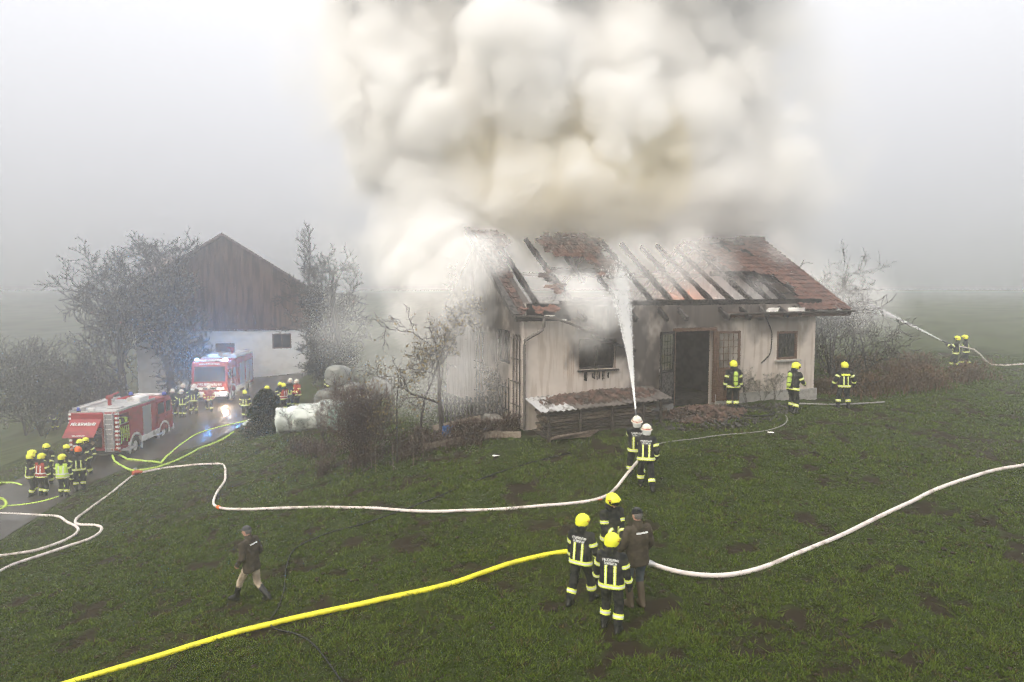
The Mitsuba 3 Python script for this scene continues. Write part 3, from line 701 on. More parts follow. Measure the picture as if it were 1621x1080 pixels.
# flames still burning in the roof space
def flame(u, v, z, h, seed):
    r = np.random.default_rng(seed)
    m = trimesh.creation.icosphere(3, 1.0)
    vv = np.array(m.vertices)
    t = (vv[:, 2] + 1) / 2
    vv[:, :2] *= (.42 * (1 - t) ** .8 + .05)[:, None]
    vv[:, 2] = t * h
    vv[:, 0] += .22 * h * np.sin(t * 4 + seed) * t
    m.vertices = vv
    m = wobble(m, .09, 3.5, seed)
    return hw(m.apply_translation([u, v, z]))
for k, (u, v, z, h) in enumerate([(7.5, 2.4, 5.5, .95), (7.95, 1.7, 5.5, .7), (8.5, 2.6, 5.5, 1.0), (10.3, 3.2, 5.5, .7)]):
    key = single('flame', ['tallest orange flame in the roof space above the doorway', 'small orange flame behind the charred wall plate above the doorway', 'orange flame right of the doorway flames, inside the open roof', 'low orange flame under the right part of the burnt roof'][k], 'flame', flame(u, v, z, h, k), 'm_soot', True, 'flames in the roof')
    scene[key]['emitter'] = {'type': 'area', 'radiance': rgb(.22, .06, .014)}

# ------------------------------------------------------------------ lean-to stack of planks along the front
pile = thing('plank_stack', 'low stack of weathered planks under a debris strewn corrugated cover along the front wall', 'wood pile')
PU0, PU1, PV = .25, 4.75, -1.15
for r in range(7):
    for c in range(3):
        u0, u1 = PU0 + rg.uniform(0, .25), PU1 - rg.uniform(0, .5)
        v = -.3 - .36 * c + rg.normal(0, .015)
        zz = 1.62 + .115 * r + .034 * (PU0 + PU1) / 2
        b = beam((u0, v - .02 * rg.random(), zz + .05 * u0 * .6), (u1, v, zz + .05 * u1 * .6), .33, .085)
        part(pile, 'plank', hw(b), ['m_old_wood', 'm_old_wood_dark'][int(rg.random() < .6)])
for k in range(5):
    part(pile, 'plank', hw(beam((.35 + .05 * k, -1.25 - .1 * k, 1.62 + .04 * k), (1.75 + .1 * k, -1.5 + .05 * k, 1.68 + .03 * k), .16, .035)), 'm_old_wood')
for k, u in enumerate((.35, 1.5, 2.7, 3.9, 4.6)):
    part(pile, 'post', hw(beam((u, -1.3, 1.2), (u, -1.3, 2.5 + .03 * u), .08, .08)), 'm_old_wood_dark')
    part(pile, 'bearer', hw(beam((u, -1.34, 1.66 + .03 * u), (u, -.05, 1.66 + .03 * u), .1, .1)), 'm_old_wood_dark')
for k in range(8):
    u0 = PU0 - .25 + k * .62
    xs_ = np.linspace(0, .64, 17)
    zc = .025 * np.sin(xs_ / .64 * 2 * np.pi * 3)
    lo_ = np.column_stack([u0 + xs_, np.full(17, -1.48 + rg.normal(0, .03)), 2.56 + .035 * (u0 + xs_) + zc + rg.normal(0, .012)])
    hi_ = np.column_stack([u0 + xs_, np.full(17, -.04), 2.82 + .035 * (u0 + xs_) + zc])
    V = np.vstack([lo_, hi_, lo_ - [0, 0, .012], hi_ - [0, 0, .012]])
    q = [(i, i + 1, i + 18, i + 17) for i in range(16)] + [(i + 51, i + 52, i + 35, i + 34) for i in range(16)] + [(i + 34, i + 35, i + 1, i) for i in range(16)]
    q = np.array(q)
    part(pile, 'corrugated_sheet', hw(trimesh.Trimesh(V, np.vstack([q[:, [0, 1, 2]], q[:, [0, 2, 3]]]), process=False)), 'm_zinc' if k < 2 else 'm_gutter', 30)
deb = heap(650, 2.6, -.62, 2.3, .55, 2.78, .2, .15, 41)
dv = np.array(deb.vertices)
ul = (dv[:, 0] - HX) * math.cos(HA) + (dv[:, 1] - HY) * math.sin(HA)
vl = -(dv[:, 0] - HX) * math.sin(HA) + (dv[:, 1] - HY) * math.cos(HA)
dv[:, 2] += .035 * ul + .18 * vl
deb.vertices = dv
scene['roof_debris'] = mikit.ply(deb, 'm_rubble')
labels['roof_debris'] = {'label': 'brown fallen tile and ash debris lying on the corrugated cover of the plank stack', 'category': 'debris', 'kind': 'stuff'}

# trellis on the gable
tr = thing('trellis', 'dark wooden trellis fixed to the gable wall beside the downpipe', 'trellis')
for v in (.25, .55, .85):
    part(tr, 'slat', hw(beam((-.06, v, 1.75), (-.06, v, 4.95), .05, .03, (1, 0, 0))), 'm_old_wood_dark')
for z_ in (2.5, 3.3, 4.1, 4.8):
    part(tr, 'rail', hw(beam((-.1, .1, z_), (-.1, 1.0, z_), .05, .03)), 'm_old_wood_dark')
tr2 = thing('trellis', 'wide low wooden trellis with bare vine stems below the gable window', 'trellis')
for k, v in enumerate(np.linspace(1.3, 3.5, 8)):
    part(tr2, 'slat', hw(beam((-.06, v, 1.6), (-.06, v, 3.35 - .12 * (k % 3)), .045, .03, (1, 0, 0))), 'm_old_wood_dark')
for z_ in (2.2, 3.0):
    part(tr2, 'rail', hw(beam((-.1, 1.15, z_), (-.1, 3.6, z_), .05, .03)), 'm_old_wood_dark')
tr3 = thing('trellis', 'tall thin trellis at the far end of the gable wall, lost in smoke', 'trellis')
for v in (4.2, 4.6, 5.0):
    part(tr3, 'slat', hw(beam((-.06, v, 1.5), (-.06, v, 5.2), .05, .03, (1, 0, 0))), 'm_old_wood_dark')
for z_ in (2.4, 3.6, 4.8):
    part(tr3, 'rail', hw(beam((-.1, 4.05, z_), (-.1, 5.15, z_), .05, .03)), 'm_old_wood_dark')

# ------------------------------------------------------------------ the barn in the fog, and roofs farther off
def barn_build(key, x, y, z, heading, W, L, hw_, hz, ridge, over, detail=True, wall='m_barn_wall'):
    """Gable front at the origin facing -y before turning; x across."""
    tf = lambda m: moved(m, x, y, z, heading)
    g = Manifold.cube((W, L, hw_ + 4), True).translate((0, L / 2, (hw_ - 4) / 2))
    if detail:
        for cx, cz, w, h in ((-.1, 1.35 + .8, 1.45, 1.9), (4.3, hw_ - 1.05, 1.5, 1.25)):
            g = g - mbox((cx, 0, cz), (w, .5, h))
    part(key, 'wall', tf(g), wall)
    poly = Polygon([(-W / 2 - .06, hw_), (W / 2 + .06, hw_), (W / 2 + .06, hz), (0, ridge), (-W / 2 - .06, hz)])
    m = trimesh.creation.extrude_polygon(poly, L + .12)
    m.apply_transform(np.array([[1, 0, 0, 0], [0, 0, 1, -.06], [0, 1, 0, 0], [0, 0, 0, 1.0]]))
    part(key, 'upper_wall', tf(m), 'm_barn_wood')
    if detail:
        brd = []
        r = np.random.default_rng(5)
        for bx in np.arange(-W / 2 + .1, W / 2, .19):
            top = hz + (ridge - hz) * (1 - abs(bx) / (W / 2)) - .05
            d = .03 + .025 * r.random()
            brd.append(trimesh.creation.box([.17, d, top - hw_ + .12 + .04 * r.random()]).apply_translation([bx, -.06 - d / 2, (top + hw_ - .12) / 2]))
        part(key, 'cladding', tf(trimesh.util.concatenate(brd)), 'm_barn_wood', kind='stuff')
    for s in (-1, 1):
        sl = (ridge - hz) / (W / 2)
        e = W / 2 + over
        p = Polygon([(0, ridge + .06), (s * e, ridge + .06 - sl * e), (s * e, ridge + .22 - sl * e), (0, ridge + .24)])
        m = trimesh.creation.extrude_polygon(p, L + 2 * over * .6)
        m.apply_transform(np.array([[1, 0, 0, 0], [0, 0, 1, -over * .6], [0, 1, 0, 0], [0, 0, 0, 1.0]]))
        part(key, 'roof', tf(m), 'm_barn_roof')
    if detail:
        d = part(key, 'door', tf(mbox((-.1, .12, 2.15), (1.45, .08, 1.9))), 'm_brown_wood')
        w = part(key, 'window', tf(cat([mbox((4.3 + a, .08, hw_ - 1.05 + b), s) for a, b, s in ((-.7, 0, (.1, .1, 1.25)), (.7, 0, (.1, .1, 1.25)), (0, -.58, (1.3, .1, .1)), (0, .58, (1.3, .1, .1)), (0, 0, (.06, .1, 1.06)))])), 'm_brown_wood')
        part(w, 'pane', tf(mbox((4.3, .16, hw_ - 1.05), (1.3, .03, 1.06))), 'm_dark_glass')
b1 = thing('barn', 'big gabled barn with dark boarded upper wall above a white base, dim in the fog', 'barn')
barn_build(b1, -23.3, 55.5, -1.0, 17, 13.1, 22, 4.25, 7.5, 11.75, 1.25)
b2 = thing('farmhouse', 'faint reddish roofed farmhouse almost lost in fog behind the barn', 'house')
barn_build(b2, -37.6, 84, -2.5, 88, 11, 5.5, 5.2, 8.4, 12.8, .9, False, 'm_barn_roof')
b3 = thing('farmhouse', 'barely visible low roofed house at the far edge of the foggy field', 'house')
barn_build(b3, -86, 104, -1.5, 60, 11, 15, 3.5, 5.2, 9.6, .8, False, 'm_barn_roof')

# ------------------------------------------------------------------ people
def rotm(ax, deg):
    return trimesh.transformations.rotation_matrix(math.radians(deg), ax)[:3, :3]

def two_bone(a, c, l1, l2, pole):
    a, c, pole = (np.asarray(q, float) for q in (a, c, pole))
    d = c - a
    L = np.linalg.norm(d)
    if L > (l1 + l2) * .995:
        c = a + d / L * (l1 + l2) * .995
        d = c - a
        L = np.linalg.norm(d)
    u = d / L
    k = (l1 ** 2 - l2 ** 2 + L ** 2) / (2 * L)
    h = math.sqrt(max(l1 ** 2 - k ** 2, 0))
    w = pole - u * (pole @ u)
    w /= np.linalg.norm(w) + 1e-9
    return a + u * k + w * h, c

# hip height, lean (deg forward), turn of the trunk and head (deg, + left), ankles, wrists relative to the ground under the hips, facing +y
POSES = {
    'stand':   dict(hip=.95, lean=2, twist=0, head=(0, -6), ank=[(-.12, .02), (.13, -.03)], wr=[(-.30, .05, .87), (.30, .07, .88)]),
    'listen':  dict(hip=.945, lean=1, twist=4, head=(-24, -4), ank=[(-.15, .06), (.13, -.05)], wr=[(-.33, .12, .90), (.31, .1, .90)]),
    'step':    dict(hip=.93, lean=5, twist=6, head=(-14, -6), ank=[(-.11, -.25), (.13, .24)], wr=[(-.29, .1, .87), (.24, .26, .97)]),
    'talk':    dict(hip=.95, lean=3, twist=0, head=(10, -10), ank=[(-.13, .0), (.13, .03)], wr=[(-.08, .30, 1.02), (.13, .32, 1.08)]),
    'front':   dict(hip=.945, lean=4, twist=0, head=(14, -8), ank=[(-.13, .05), (.12, -.04)], wr=[(-.11, .29, 1.0), (.12, .28, .98)]),
    'pocket':  dict(hip=.95, lean=1, twist=0, head=(6, -5), ank=[(-.11, .03), (.10, -.02)], wr=[(-.25, .19, .97), (.26, .17, .96)]),
    'nozzle':  dict(hip=.92, lean=-3, twist=-8, head=(4, 10), ank=[(-.15, .2), (.14, -.2)], wr=[(-.03, .42, 1.32), (.17, .25, 1.16)]),
    'backup':  dict(hip=.92, lean=7, twist=-6, head=(8, 0), ank=[(-.12, .2), (.16, -.22)], wr=[(.05, .42, 1.08), (.27, .05, .90)]),
    'wide':    dict(hip=.94, lean=2, twist=0, head=(0, -4), ank=[(-.2, .03), (.2, -.02)], wr=[(-.42, .06, .95), (.42, .08, .96)]),
    'work':    dict(hip=.93, lean=9, twist=-10, head=(-16, -14), ank=[(-.14, .12), (.15, -.12)], wr=[(-.02, .40, 1.12), (.22, .36, 1.06)]),
    'walk':    dict(hip=.91, lean=7, twist=4, head=(8, -8), ank=[(-.09, .40), (.09, -.37)], wr=[(-.24, .18, .94), (.25, .17, .93)], heel=(0., .10)),
}

def hand(wrist, d, palm, r=.0, curl=35., side=1):
    """Palm, four unequal bent fingers and a thumb that leaves the side of the palm near its base; d = along the hand, palm = where the palm faces."""
    d = np.asarray(d, float); d /= np.linalg.norm(d)
    palm = np.asarray(palm, float); palm = palm - d * (palm @ d); palm /= np.linalg.norm(palm) + 1e-9
    s = np.cross(d, palm) * side              # towards the thumb
    w = np.asarray(wrist, float)
    knuck = [w + d * .088 + s * o for o in (.031, .010, -.011, -.031)]
    out = [hull(sph(w, .025 + r, 8), sph(w + d * .022 + s * .024, .018 + r, 8), sph(w + d * .022 - s * .022, .017 + r, 8), sph(knuck[0], .0135 + r, 8), sph(knuck[3], .0125 + r, 8))]
    for k, (base, L) in enumerate(zip(knuck, (.070, .079, .073, .056))):
        a0, p = math.radians(curl * .55), base
        pts = [base]
        for q, f in enumerate((.45, .32, .23)):
            ang = a0 + math.radians(curl) * q
            p = p + (d * math.cos(ang) + palm * math.sin(ang)) * L * f
            pts.append(p)
        out += chain(pts, np.array([.0105, .0098, .009, .0082]) + r, 6)
    t0 = w + d * .025 + s * .026
    t1 = t0 + d * .03 + s * .026 + palm * .012
    t2 = t1 + d * .03 + s * .006 + palm * .010
    out += chain([t0, t1, t2], np.array([.0135, .0115, .0095]) + r, 6)
    return out

def finish_cloth(man, edge=.04, iters=6, amp=.008, freq=9., seed=0):
    m = tm(man.refine_to_length(edge))
    m.merge_vertices()
    trimesh.smoothing.filter_taubin(m, lamb=.5, nu=.53, iterations=iters)
    if amp:
        v = np.array(m.vertices)
        n = np.array(m.vertex_normals)
        k = (meshkit.noise(v * [freq, freq, freq * 1.7], seed) - .5) * 2
        m.vertices = v + n * (k * amp)[:, None]
    return m

def warp(mesh_or_man, R, t):
    M = np.column_stack([R, t])
    if isinstance(mesh_or_man, Manifold):
        return mesh_or_man.transform(M)
    m = mesh_or_man.copy()
    m.apply_transform(np.vstack([M, [0, 0, 0, 1]]))
    return m

def helmet_parts(kind):
    """In head coordinates: +y forward, origin at the centre of the skull."""
    if kind == 'old':       # older round helmet with a brim and a neck ring
        dome = ell((0, -.01, .03), (.135, .155, .135), 24) - mbox((0, 0, -.2), (1, 1, .40))
        brim = ell((0, .0, .005), (.165, .195, .028), 24)
        ridge = hull(ell((0, .10, .10), (.012, .03, .03), 8), ell((0, -.13, .09), (.012, .03, .03), 8), ell((0, -.01, .165), (.012, .05, .012), 8))
        shell = tm(dome + brim + ridge)
        band = tm(ell((0, -.01, .03), (.139, .159, .139), 24) ^ mbox((0, -.1, .035), (1, .6, .022)))
        neck = tm(hull(ell((0, -.07, -.03), (.12, .10, .03), 14), ell((0, -.06, -.13), (.105, .09, .02), 14)) - ell((0, .02, -.08), (.085, .1, .16), 12))
        return [('helmet', shell, None), ('helmet__band', band, 'm_mark_red'), ('neck_guard', neck, 'm_stripe_silver')]
    shell = ell((0, -.012, .022), (.138, .162, .142), 28)
    low = hull(ell((0, -.045, -.035), (.128, .128, .075), 20), ell((0, -.012, .02), (.134, .155, .10), 20))
    shell = (shell + low) - mbox((0, .17, -.13), (.5, .2, .22)).rotate((18, 0, 0)) - mbox((0, 0, -.22), (1, 1, .22)) - ell((0, .03, -.08), (.09, .13, .12), 12)
    ridge = [hull(ell((x, .115, .10), (.010, .02, .018), 8), ell((x, -.02, .160 - abs(x) * .4), (.010, .05, .012), 8), ell((x, -.15, .08), (.010, .02, .02), 8)) for x in (-.045, 0., .045)]
    brim = hull(ell((0, .128, .052), (.10, .022, .010), 12), ell((0, .06, .065), (.132, .05, .010), 12))
    shell = tm(union([shell, brim] + ridge).refine_to_length(.04))
    visor = tm((ell((0, .0, -.005), (.128, .152, .125), 24) ^ mbox((0, .12, -.005), (.4, .16, .085))) - ell((0, .0, 0), (.118, .142, .115), 16))
    skin_ = ell((0, -.012, .022), (.1405, .1645, .1445), 28) - ell((0, -.012, .022), (.137, .161, .141), 28)
    mark = tm(skin_ ^ (hull(mbox((.14, .05, .055), (.12, .01, .012)), mbox((.14, -.03, .03), (.12, .01, .012))) + hull(mbox((-.14, .05, .055), (.12, .01, .012)), mbox((-.14, -.03, .03), (.12, .01, .012))) + hull(mbox((.14, .04, .03), (.12, .01, .01)), mbox((.14, -.0, .018), (.12, .01, .01)))  + hull(mbox((-.14, .04, .03), (.12, .01, .01)), mbox((-.14, -.0, .018), (.12, .01, .01)))))
    knob = cat([ell((s * .139, .045, .0), (.016, .026, .026), 10) for s in (-1, 1)])
    neck = tm(hull(ell((0, -.09, -.07), (.105, .055, .03), 14), ell((0, -.085, -.185), (.115, .06, .02), 14)) + hull(ell((0, -.03, -.08), (.115, .09, .02), 14), ell((0, -.045, -.16), (.11, .09, .02), 14)) - ell((0, .05, -.1), (.082, .1, .2), 12))
    return [('helmet', shell, None), ('helmet__visor', visor, 'm_dark_glass'), ('helmet__emblem', mark, 'm_mark_red'), ('helmet__hinge', knob, 'm_black_rubber'), ('neck_guard', neck, 'm_black_cloth')]
HELMETS = {k: helmet_parts(k) for k in ('new', 'old')}

def head_man():
    ms = [ell((0, -.008, .022), (.078, .099, .106), 20),
          hull(ell((0, .052, -.085), (.030, .026, .026), 10), ell((.048, .0, -.05), (.022, .03, .035), 10), ell((-.048, .0, -.05), (.022, .03, .035), 10), ell((0, .05, -.01), (.062, .035, .05), 12)),
          hull(sph((0, .088, .018), .009, 8), sph((0, .108, -.022), .0125, 8), sph((.012, .094, -.028), .009, 8), sph((-.012, .094, -.028), .009, 8)),
          ell((0, .083, .042), (.055, .014, .012), 12), ell((0, .083, -.062), (.024, .012, .008), 10),
          ell((.080, -.005, -.005), (.012, .022, .034), 10), ell((-.080, -.005, -.005), (.012, .022, .034), 10)]
    m = union(ms) - ell((.031, .098, .018), (.016, .012, .009), 8) - ell((-.031, .098, .018), (.016, .012, .009), 8)
    return m
HEAD = head_man()
EYES = cat([ell((s * .031, .079, .018), (.0115, .0115, .0115), 10) for s in (-1, 1)])

_fig = {}
def figure(pose, outfit):
    """The meshes of one pose in one outfit, [(name under the person, ply dict, default material)], built once and shared."""
    if (pose, outfit) in _fig:
        return _fig[pose, outfit]
    P = POSES[pose]
    fire = outfit.startswith('fire')
    seed = list(POSES).index(pose) * 7 + len(outfit)
    hip = P['hip']
    R = rotm([0, 0, 1], P['twist']) @ rotm([1, 0, 0], -P['lean'])
    H0 = np.array([0, 0, hip])
    up_ = lambda q: H0 + R @ (np.asarray(q, float) - [0, 0, .95])     # trunk coordinates -> figure
    tU = H0 - R @ np.array([0, 0, .95])
    sh = [up_((s * .195, -.005, 1.445)) for s in (-1, 1)]
    wr, el = [], []
    for s, w, a in zip((-1, 1), P['wr'], sh):
        e, c = two_bone(a, w, .295, .265, (s * .55, -.9, -.25))
        el.append(e); wr.append(c)
    hipj = [np.array([s * .098, 0, hip - .01]) for s in (-1, 1)]
    heel = P.get('heel', (0., 0.))
    ank, kn = [], []
    for s, a, h, lift in zip((-1, 1), P['ank'], hipj, heel):
        k, c = two_bone(h, (a[0], a[1], .095 + lift), .445, .425, (s * .12, 1, 0))
        kn.append(k); ank.append(c)
    # head
    yaw, pitch = P['head']
    RH = rotm([0, 0, 1], P['twist'] + yaw) @ rotm([1, 0, 0], pitch)
    HC = up_((0, .02, 1.685))
    out = []
    # the body: one surface from crown to soles
    body = chain([up_((0, -.01, 1.50)), up_((0, .0, 1.62))], [.06, .055], 12)
    body += [hull(*[sph(up_(q), r, 10) for q, r in (((-.15, 0, 1.44), .06), ((.15, 0, 1.44), .06), ((0, 0, 1.5), .055), ((-.08, .0, 1.25), .095), ((.08, .0, 1.25), .095))]),
             hull(*[sph(up_(q), r, 10) for q, r in (((-.08, .0, 1.25), .095), ((.08, .0, 1.25), .095), ((-.07, 0, 1.0), .095), ((.07, 0, 1.0), .095))])]
    for i in range(2):
        body += chain([sh[i], el[i], wr[i]], [.055, .042, .028], 8)
        body += chain([hipj[i], kn[i], ank[i]], [.082, .055, .042], 8)
        body.append(hull(sph(ank[i] + [0, -.03, -.04], .035, 8), sph(ank[i] + [0, .12, -.06], .028, 8)))
    dirs = []
    for i, s in enumerate((-1, 1)):
        f = wr[i] - el[i]
        f = f / np.linalg.norm(f)
        palm = np.array([-s * 1.0, .15, 0]) if f[2] < -.6 else np.array([-s * .6, 0., -.8])
        dirs.append((f, palm, s))
        body += hand(wr[i], f, palm, -.003 if fire else 0., 38 if f[2] < -.6 else 55, -s)
    body.append(HEAD.transform(np.column_stack([RH, HC])))
    out.append(('body', tm(union(body)), 'm_skin', 35))
    out.append(('eye', warp(EYES, RH, HC), 'm_eye', True))
    # trousers, boots
    tr_r = [.112, .088, .083] if fire else [.098, .076, .068]
    tr_ = [hull(sph(up_((-.085, 0, 1.0)), .115, 12), sph(up_((.085, 0, 1.0)), .115, 12), sph(hipj[0] - [0, 0, .02], .11, 12), sph(hipj[1] - [0, 0, .02], .11, 12))]
    cut = .10 if fire else .24 if outfit == 'walker' else .36
    for i in range(2):
        e = ank[i] + (kn[i] - ank[i]) * (cut / .43)
        tr_ += chain([hipj[i], kn[i], e], tr_r, 12)
    out.append(('trousers', finish_cloth(union(tr_), .045, 5, .011, 8., seed + 1), 'm_trousers', True))
    for i, s in enumerate((-1, 1)):
        lift = heel[i]
        a = ank[i]
        toe = a + np.array([s * .03, .165, -.045 - lift * .45])
        hl = a + np.array([0, -.045, -.045])
        top = a + (kn[i] - a) * (.82 if cut > .3 else .66 if outfit == 'walker' else .5)
        b = union([hull(sph(hl, .047, 10), sph(toe, .047, 10), sph(a + [0, .02, .0], .058, 10), sph(toe - [s * .02, .05, 0], .054, 10)), hull(sph(a + [0, .0, .0], .062, 12), sph(top, .074, 12))])
        b = b - mbox((a[0], a[1] + .06, a[2] - .095 - .2), (1, 1, .4)) if lift < .01 else b
        out.append(('boot', finish_cloth(b, .05, 3, .003, 9., seed), 'm_boot', True))
    # jacket
    wide_ = .012 if fire else 0.
    hem = .83 if fire else .80
    tors = lambda g: [hull(*[sph((x, y, z), r + g, 16) for x, y, z, r in ((-.165, -.01, 1.435, .078), (.165, -.01, 1.435, .078), (0, -.01, 1.475, .075), (-.10, .005, 1.27, .13), (.10, .005, 1.27, .13))]),
                      hull(*[sph((x, y, z), r + g, 16) for x, y, z, r in ((-.10, .005, 1.27, .13), (.10, .005, 1.27, .13), (-.085, .0, 1.05, .125 + wide_), (.085, .0, 1.05, .125 + wide_))]),
                      hull(*[sph((x, y, z), r + g, 16) for x, y, z, r in ((-.085, .0, 1.05, .125 + wide_), (.085, .0, 1.05, .125 + wide_), (-.10, 0, hem + .06, .128 + wide_), (.10, 0, hem + .06, .128 + wide_))])]
    torso = union(tors(0.))
    jk = torso - mbox((0, 0, hem - .25), (2, 2, .5))
    jk = warp(jk, R, tU)
    sl = []
    ar = [.092, .074, .064] if fire else [.085, .066, .054]
    for i in range(2):
        sl += chain([sh[i], el[i], el[i] + (wr[i] - el[i]) * .97], ar, 14)
    col = chain([up_((0, -.02, 1.50)), up_((0, -.01, 1.575))], [.098, .082], 14)
    jk = union([jk] + sl + col) - sph(up_((0, .01, 1.66)), .095, 12)
    out.append(('jacket', finish_cloth(jk, .038, 6, .010, 8., seed), 'm_jacket', True))
    def band(a, b, r0, r1, t0, t1, g):
        p0, p1 = a + (b - a) * t0, a + (b - a) * t1
        return tm(cyl(p0, p1, r0 + (r1 - r0) * t0 + g, r0 + (r1 - r0) * t1 + g, 18))
    if fire:
        shellg = union(tors(.011)) - union(tors(.002))
        def tband(z0, z1, name, mat):
            out.append((name, warp(tm((shellg if mat == 'm_stripe_yellow' else union(tors(.015)) - union(tors(.002))) ^ mbox((0, 0, (z0 + z1) / 2), (2, 2, z1 - z0))), R, tU), mat, 50))
        big = union(tors(.015)) - union(tors(.002))
        tband(.87, .955, 'jacket__reflective_stripe', 'm_stripe_yellow')
        tband(.898, .927, 'jacket__silver_stripe', 'm_stripe_silver')
        if outfit == 'fire' and pose == 'wide':
            yk = (shellg ^ mbox((0, -.2, 1.36), (.34, .4, .075)))
            out.append(('jacket__reflective_stripe', warp(tm(yk), R, tU), 'm_stripe_yellow', 50))
        for x in (-.085, .085):
            for yy, z0, z1 in ((-.25, .95, 1.30), (.25, .95, 1.18)):
                out.append(('jacket__reflective_stripe', warp(tm(shellg ^ mbox((x, yy, (z0 + z1) / 2), (.052, .5, z1 - z0))), R, tU), 'm_stripe_yellow', 50))
                out.append(('jacket__silver_stripe', warp(tm(big ^ mbox((x, yy, (z0 + z1) / 2), (.018, .5, z1 - z0))), R, tU), 'm_stripe_silver', 50))
        for i in range(2):
            for a, b, r0, r1, t0, t1 in ((sh[i], el[i], ar[0], ar[1], .46, .70), (el[i], wr[i], ar[1], ar[2], .48, .72)):
                out.append(('jacket__reflective_stripe', band(a, b, r0, r1, t0, t1, .010), 'm_stripe_yellow', 50))
                m_ = (t0 + t1) / 2
                out.append(('jacket__silver_stripe', band(a, b, r0, r1, m_ - .045, m_ + .045, .014), 'm_stripe_silver', 50))
            for t0, t1, g, nm, mt in ((.36, .58, .013, 'reflective_stripe', 'm_stripe_yellow'), (.43, .51, .017, 'silver_stripe', 'm_stripe_silver')):
                out.append((f'trousers__{nm}', band(kn[i], ank[i], tr_r[1], tr_r[2], t0, t1, g), mt, 50))
            f, palm, s = dirs[i]
            out.append(('glove', tm(union(hand(wr[i], f, palm, .004, 38 if f[2] < -.6 else 55, -s) + [hull(sph(wr[i] - f * .05, .046, 10), sph(wr[i] + f * .01, .036, 10))])), 'm_glove', 35))
    # what lies close to the trunk: vests, breathing sets
    vest = (union(tors(.024)) ^ mbox((0, 0, 1.2), (2, 2, .56))) - mbox((0, 0, 1.5), (.12, .3, .2)) - union([sph((s * .22, 0, 1.42), .09, 12) for s in (-1, 1)])
    out.append(('vest', finish_cloth(warp(vest, R, tU), .05, 3, .008, 9., seed), 'm_vest', True))
    out.append(('vest__reflective_stripe', warp(tm((union(tors(.032)) - union(tors(.018))) ^ (mbox((0, 0, 1.05), (2, 2, .05)) + mbox((-.09, 0, 1.2), (.045, 2, .34)) + mbox((.09, 0, 1.2), (.045, 2, .34)))), R, tU), 'm_stripe_silver', 50))
    tank = [hull(sph((.0, -.245, 1.02), .078, 16), sph((0, -.245, 1.40), .078, 16)) , cyl((0, -.245, .90), (0, -.245, .97), .022, None, 10)]
    out.append(('air_tank', warp(tm(union(tank)), R, tU), 'm_tank', 40))
    out.append(('air_tank__strap', warp(tm(union([cyl((0, -.245, z_), (0, -.245, z_ + .03), .081, None, 18) for z_ in (1.1, 1.3)])), R, tU), 'm_black_rubber', 40))
    out.append(('air_tank__back_plate', warp(tm(rbox((0, -.165, 1.18), (.26, .035, .52), .02) + ((union(tors(.02)) - union(tors(0.))) ^ (mbox((-.11, 0, 1.3), (.05, 1, .4)) + mbox((.11, 0, 1.3), (.05, 1, .4))))), R, tU), 'm_black_rubber', 40))
    # headgear and hair
    for kind in ('new', 'old'):
        for nm, m, mt in HELMETS[kind]:
            out.append((f'{kind}:{nm}', warp(m, RH, HC + RH @ np.array([0, 0, .02])), mt or 'm_helmet', 40))
    out.append(('beanie', warp(finish_cloth((ell((0, -.012, .04), (.092, .112, .105), 20) - mbox((0, 0, -.1), (1, 1, .28)).rotate((-8, 0, 0))), .03, 2, .003, 30), RH, HC), 'm_black_cloth', True))
    out.append(('beanie__crown', warp(tm(ell((0, -.012, .045), (.0925, .1125, .108), 20) - mbox((0, 0, -.06), (1, 1, .36))), RH, HC), 'm_grey_cloth', True))
    out.append(('flat_cap', warp(tm((ell((0, -.01, .05), (.09, .112, .085), 18) - mbox((0, 0, -.05), (1, 1, .18))) + hull(ell((0, .1, .055), (.06, .02, .01), 10), ell((0, .15, .035), (.045, .012, .006), 10))), RH, HC), 'm_cap', 40))
    out.append(('hair', warp(tm(ell((0, -.02, .022), (.082, .1, .106), 18) - mbox((0, .12, -.02), (.4, .2, .3)) - mbox((0, 0, -.13), (1, 1, .16))), RH, HC), 'm_hair', 40))
    # lettering on the back, laid on to the cloth
    if fire or outfit in ('civil', 'walker'):
        lines = {'fire': [('FEUERWEHR', 1.375, .30), ('FORNACH', 1.315, .235)], 'fire_old': [('FEUERWEHR', 1.375, .30), ('FORNACH', 1.315, .235)]}.get(outfit, [])
        V, Fc, o = [], [], 0
        for txt, z_, wdt in lines:
            m = text_on(txt, .044, (0, 0, z_), (1, 0, 0), (0, 0, 1), .003, True, True, wdt)
            v = np.array(m.vertices)
            V.append(v); Fc.append(m.faces + o); o += len(v)
        if lines:
            v = np.vstack(V)
            skin = trimesh.proximity.closest_point
            ys_ = np.zeros(len(v))
            gx = np.linspace(-.17, .17, 35)
            tmesh = tm(union(tors(.012)))
            ray_o = np.column_stack([gx, np.full(35, -1.0), np.full(35, 1.36)])
            loc, ri, _ = tmesh.ray.intersects_location(ray_o, np.tile([0, 1.0, 0], (35, 1)), multiple_hits=False)
            prof = np.full(35, -.14)
            prof[ri] = loc[:, 1]
            v2 = v.copy()
            v2[:, 1] = np.interp(v[:, 0], gx, prof) + v[:, 1] * 1.0 - .002 - (1.40 - v[:, 2]) * .10 * 0
            ray_z = np.linspace(1.28, 1.45, 12)
            loc, ri, _ = tmesh.ray.intersects_location(np.column_stack([np.zeros(12), np.full(12, -1.0), ray_z]), np.tile([0, 1.0, 0], (12, 1)), multiple_hits=False)
            pz = np.full(12, -.135)
            pz[ri] = loc[:, 1]
            v2[:, 1] += np.interp(v[:, 2], ray_z, pz) - np.interp(1.36, ray_z, pz)
            out.append(('jacket__lettering', warp(trimesh.Trimesh(v2, np.vstack(Fc), process=False), R, tU), 'm_letter', False))
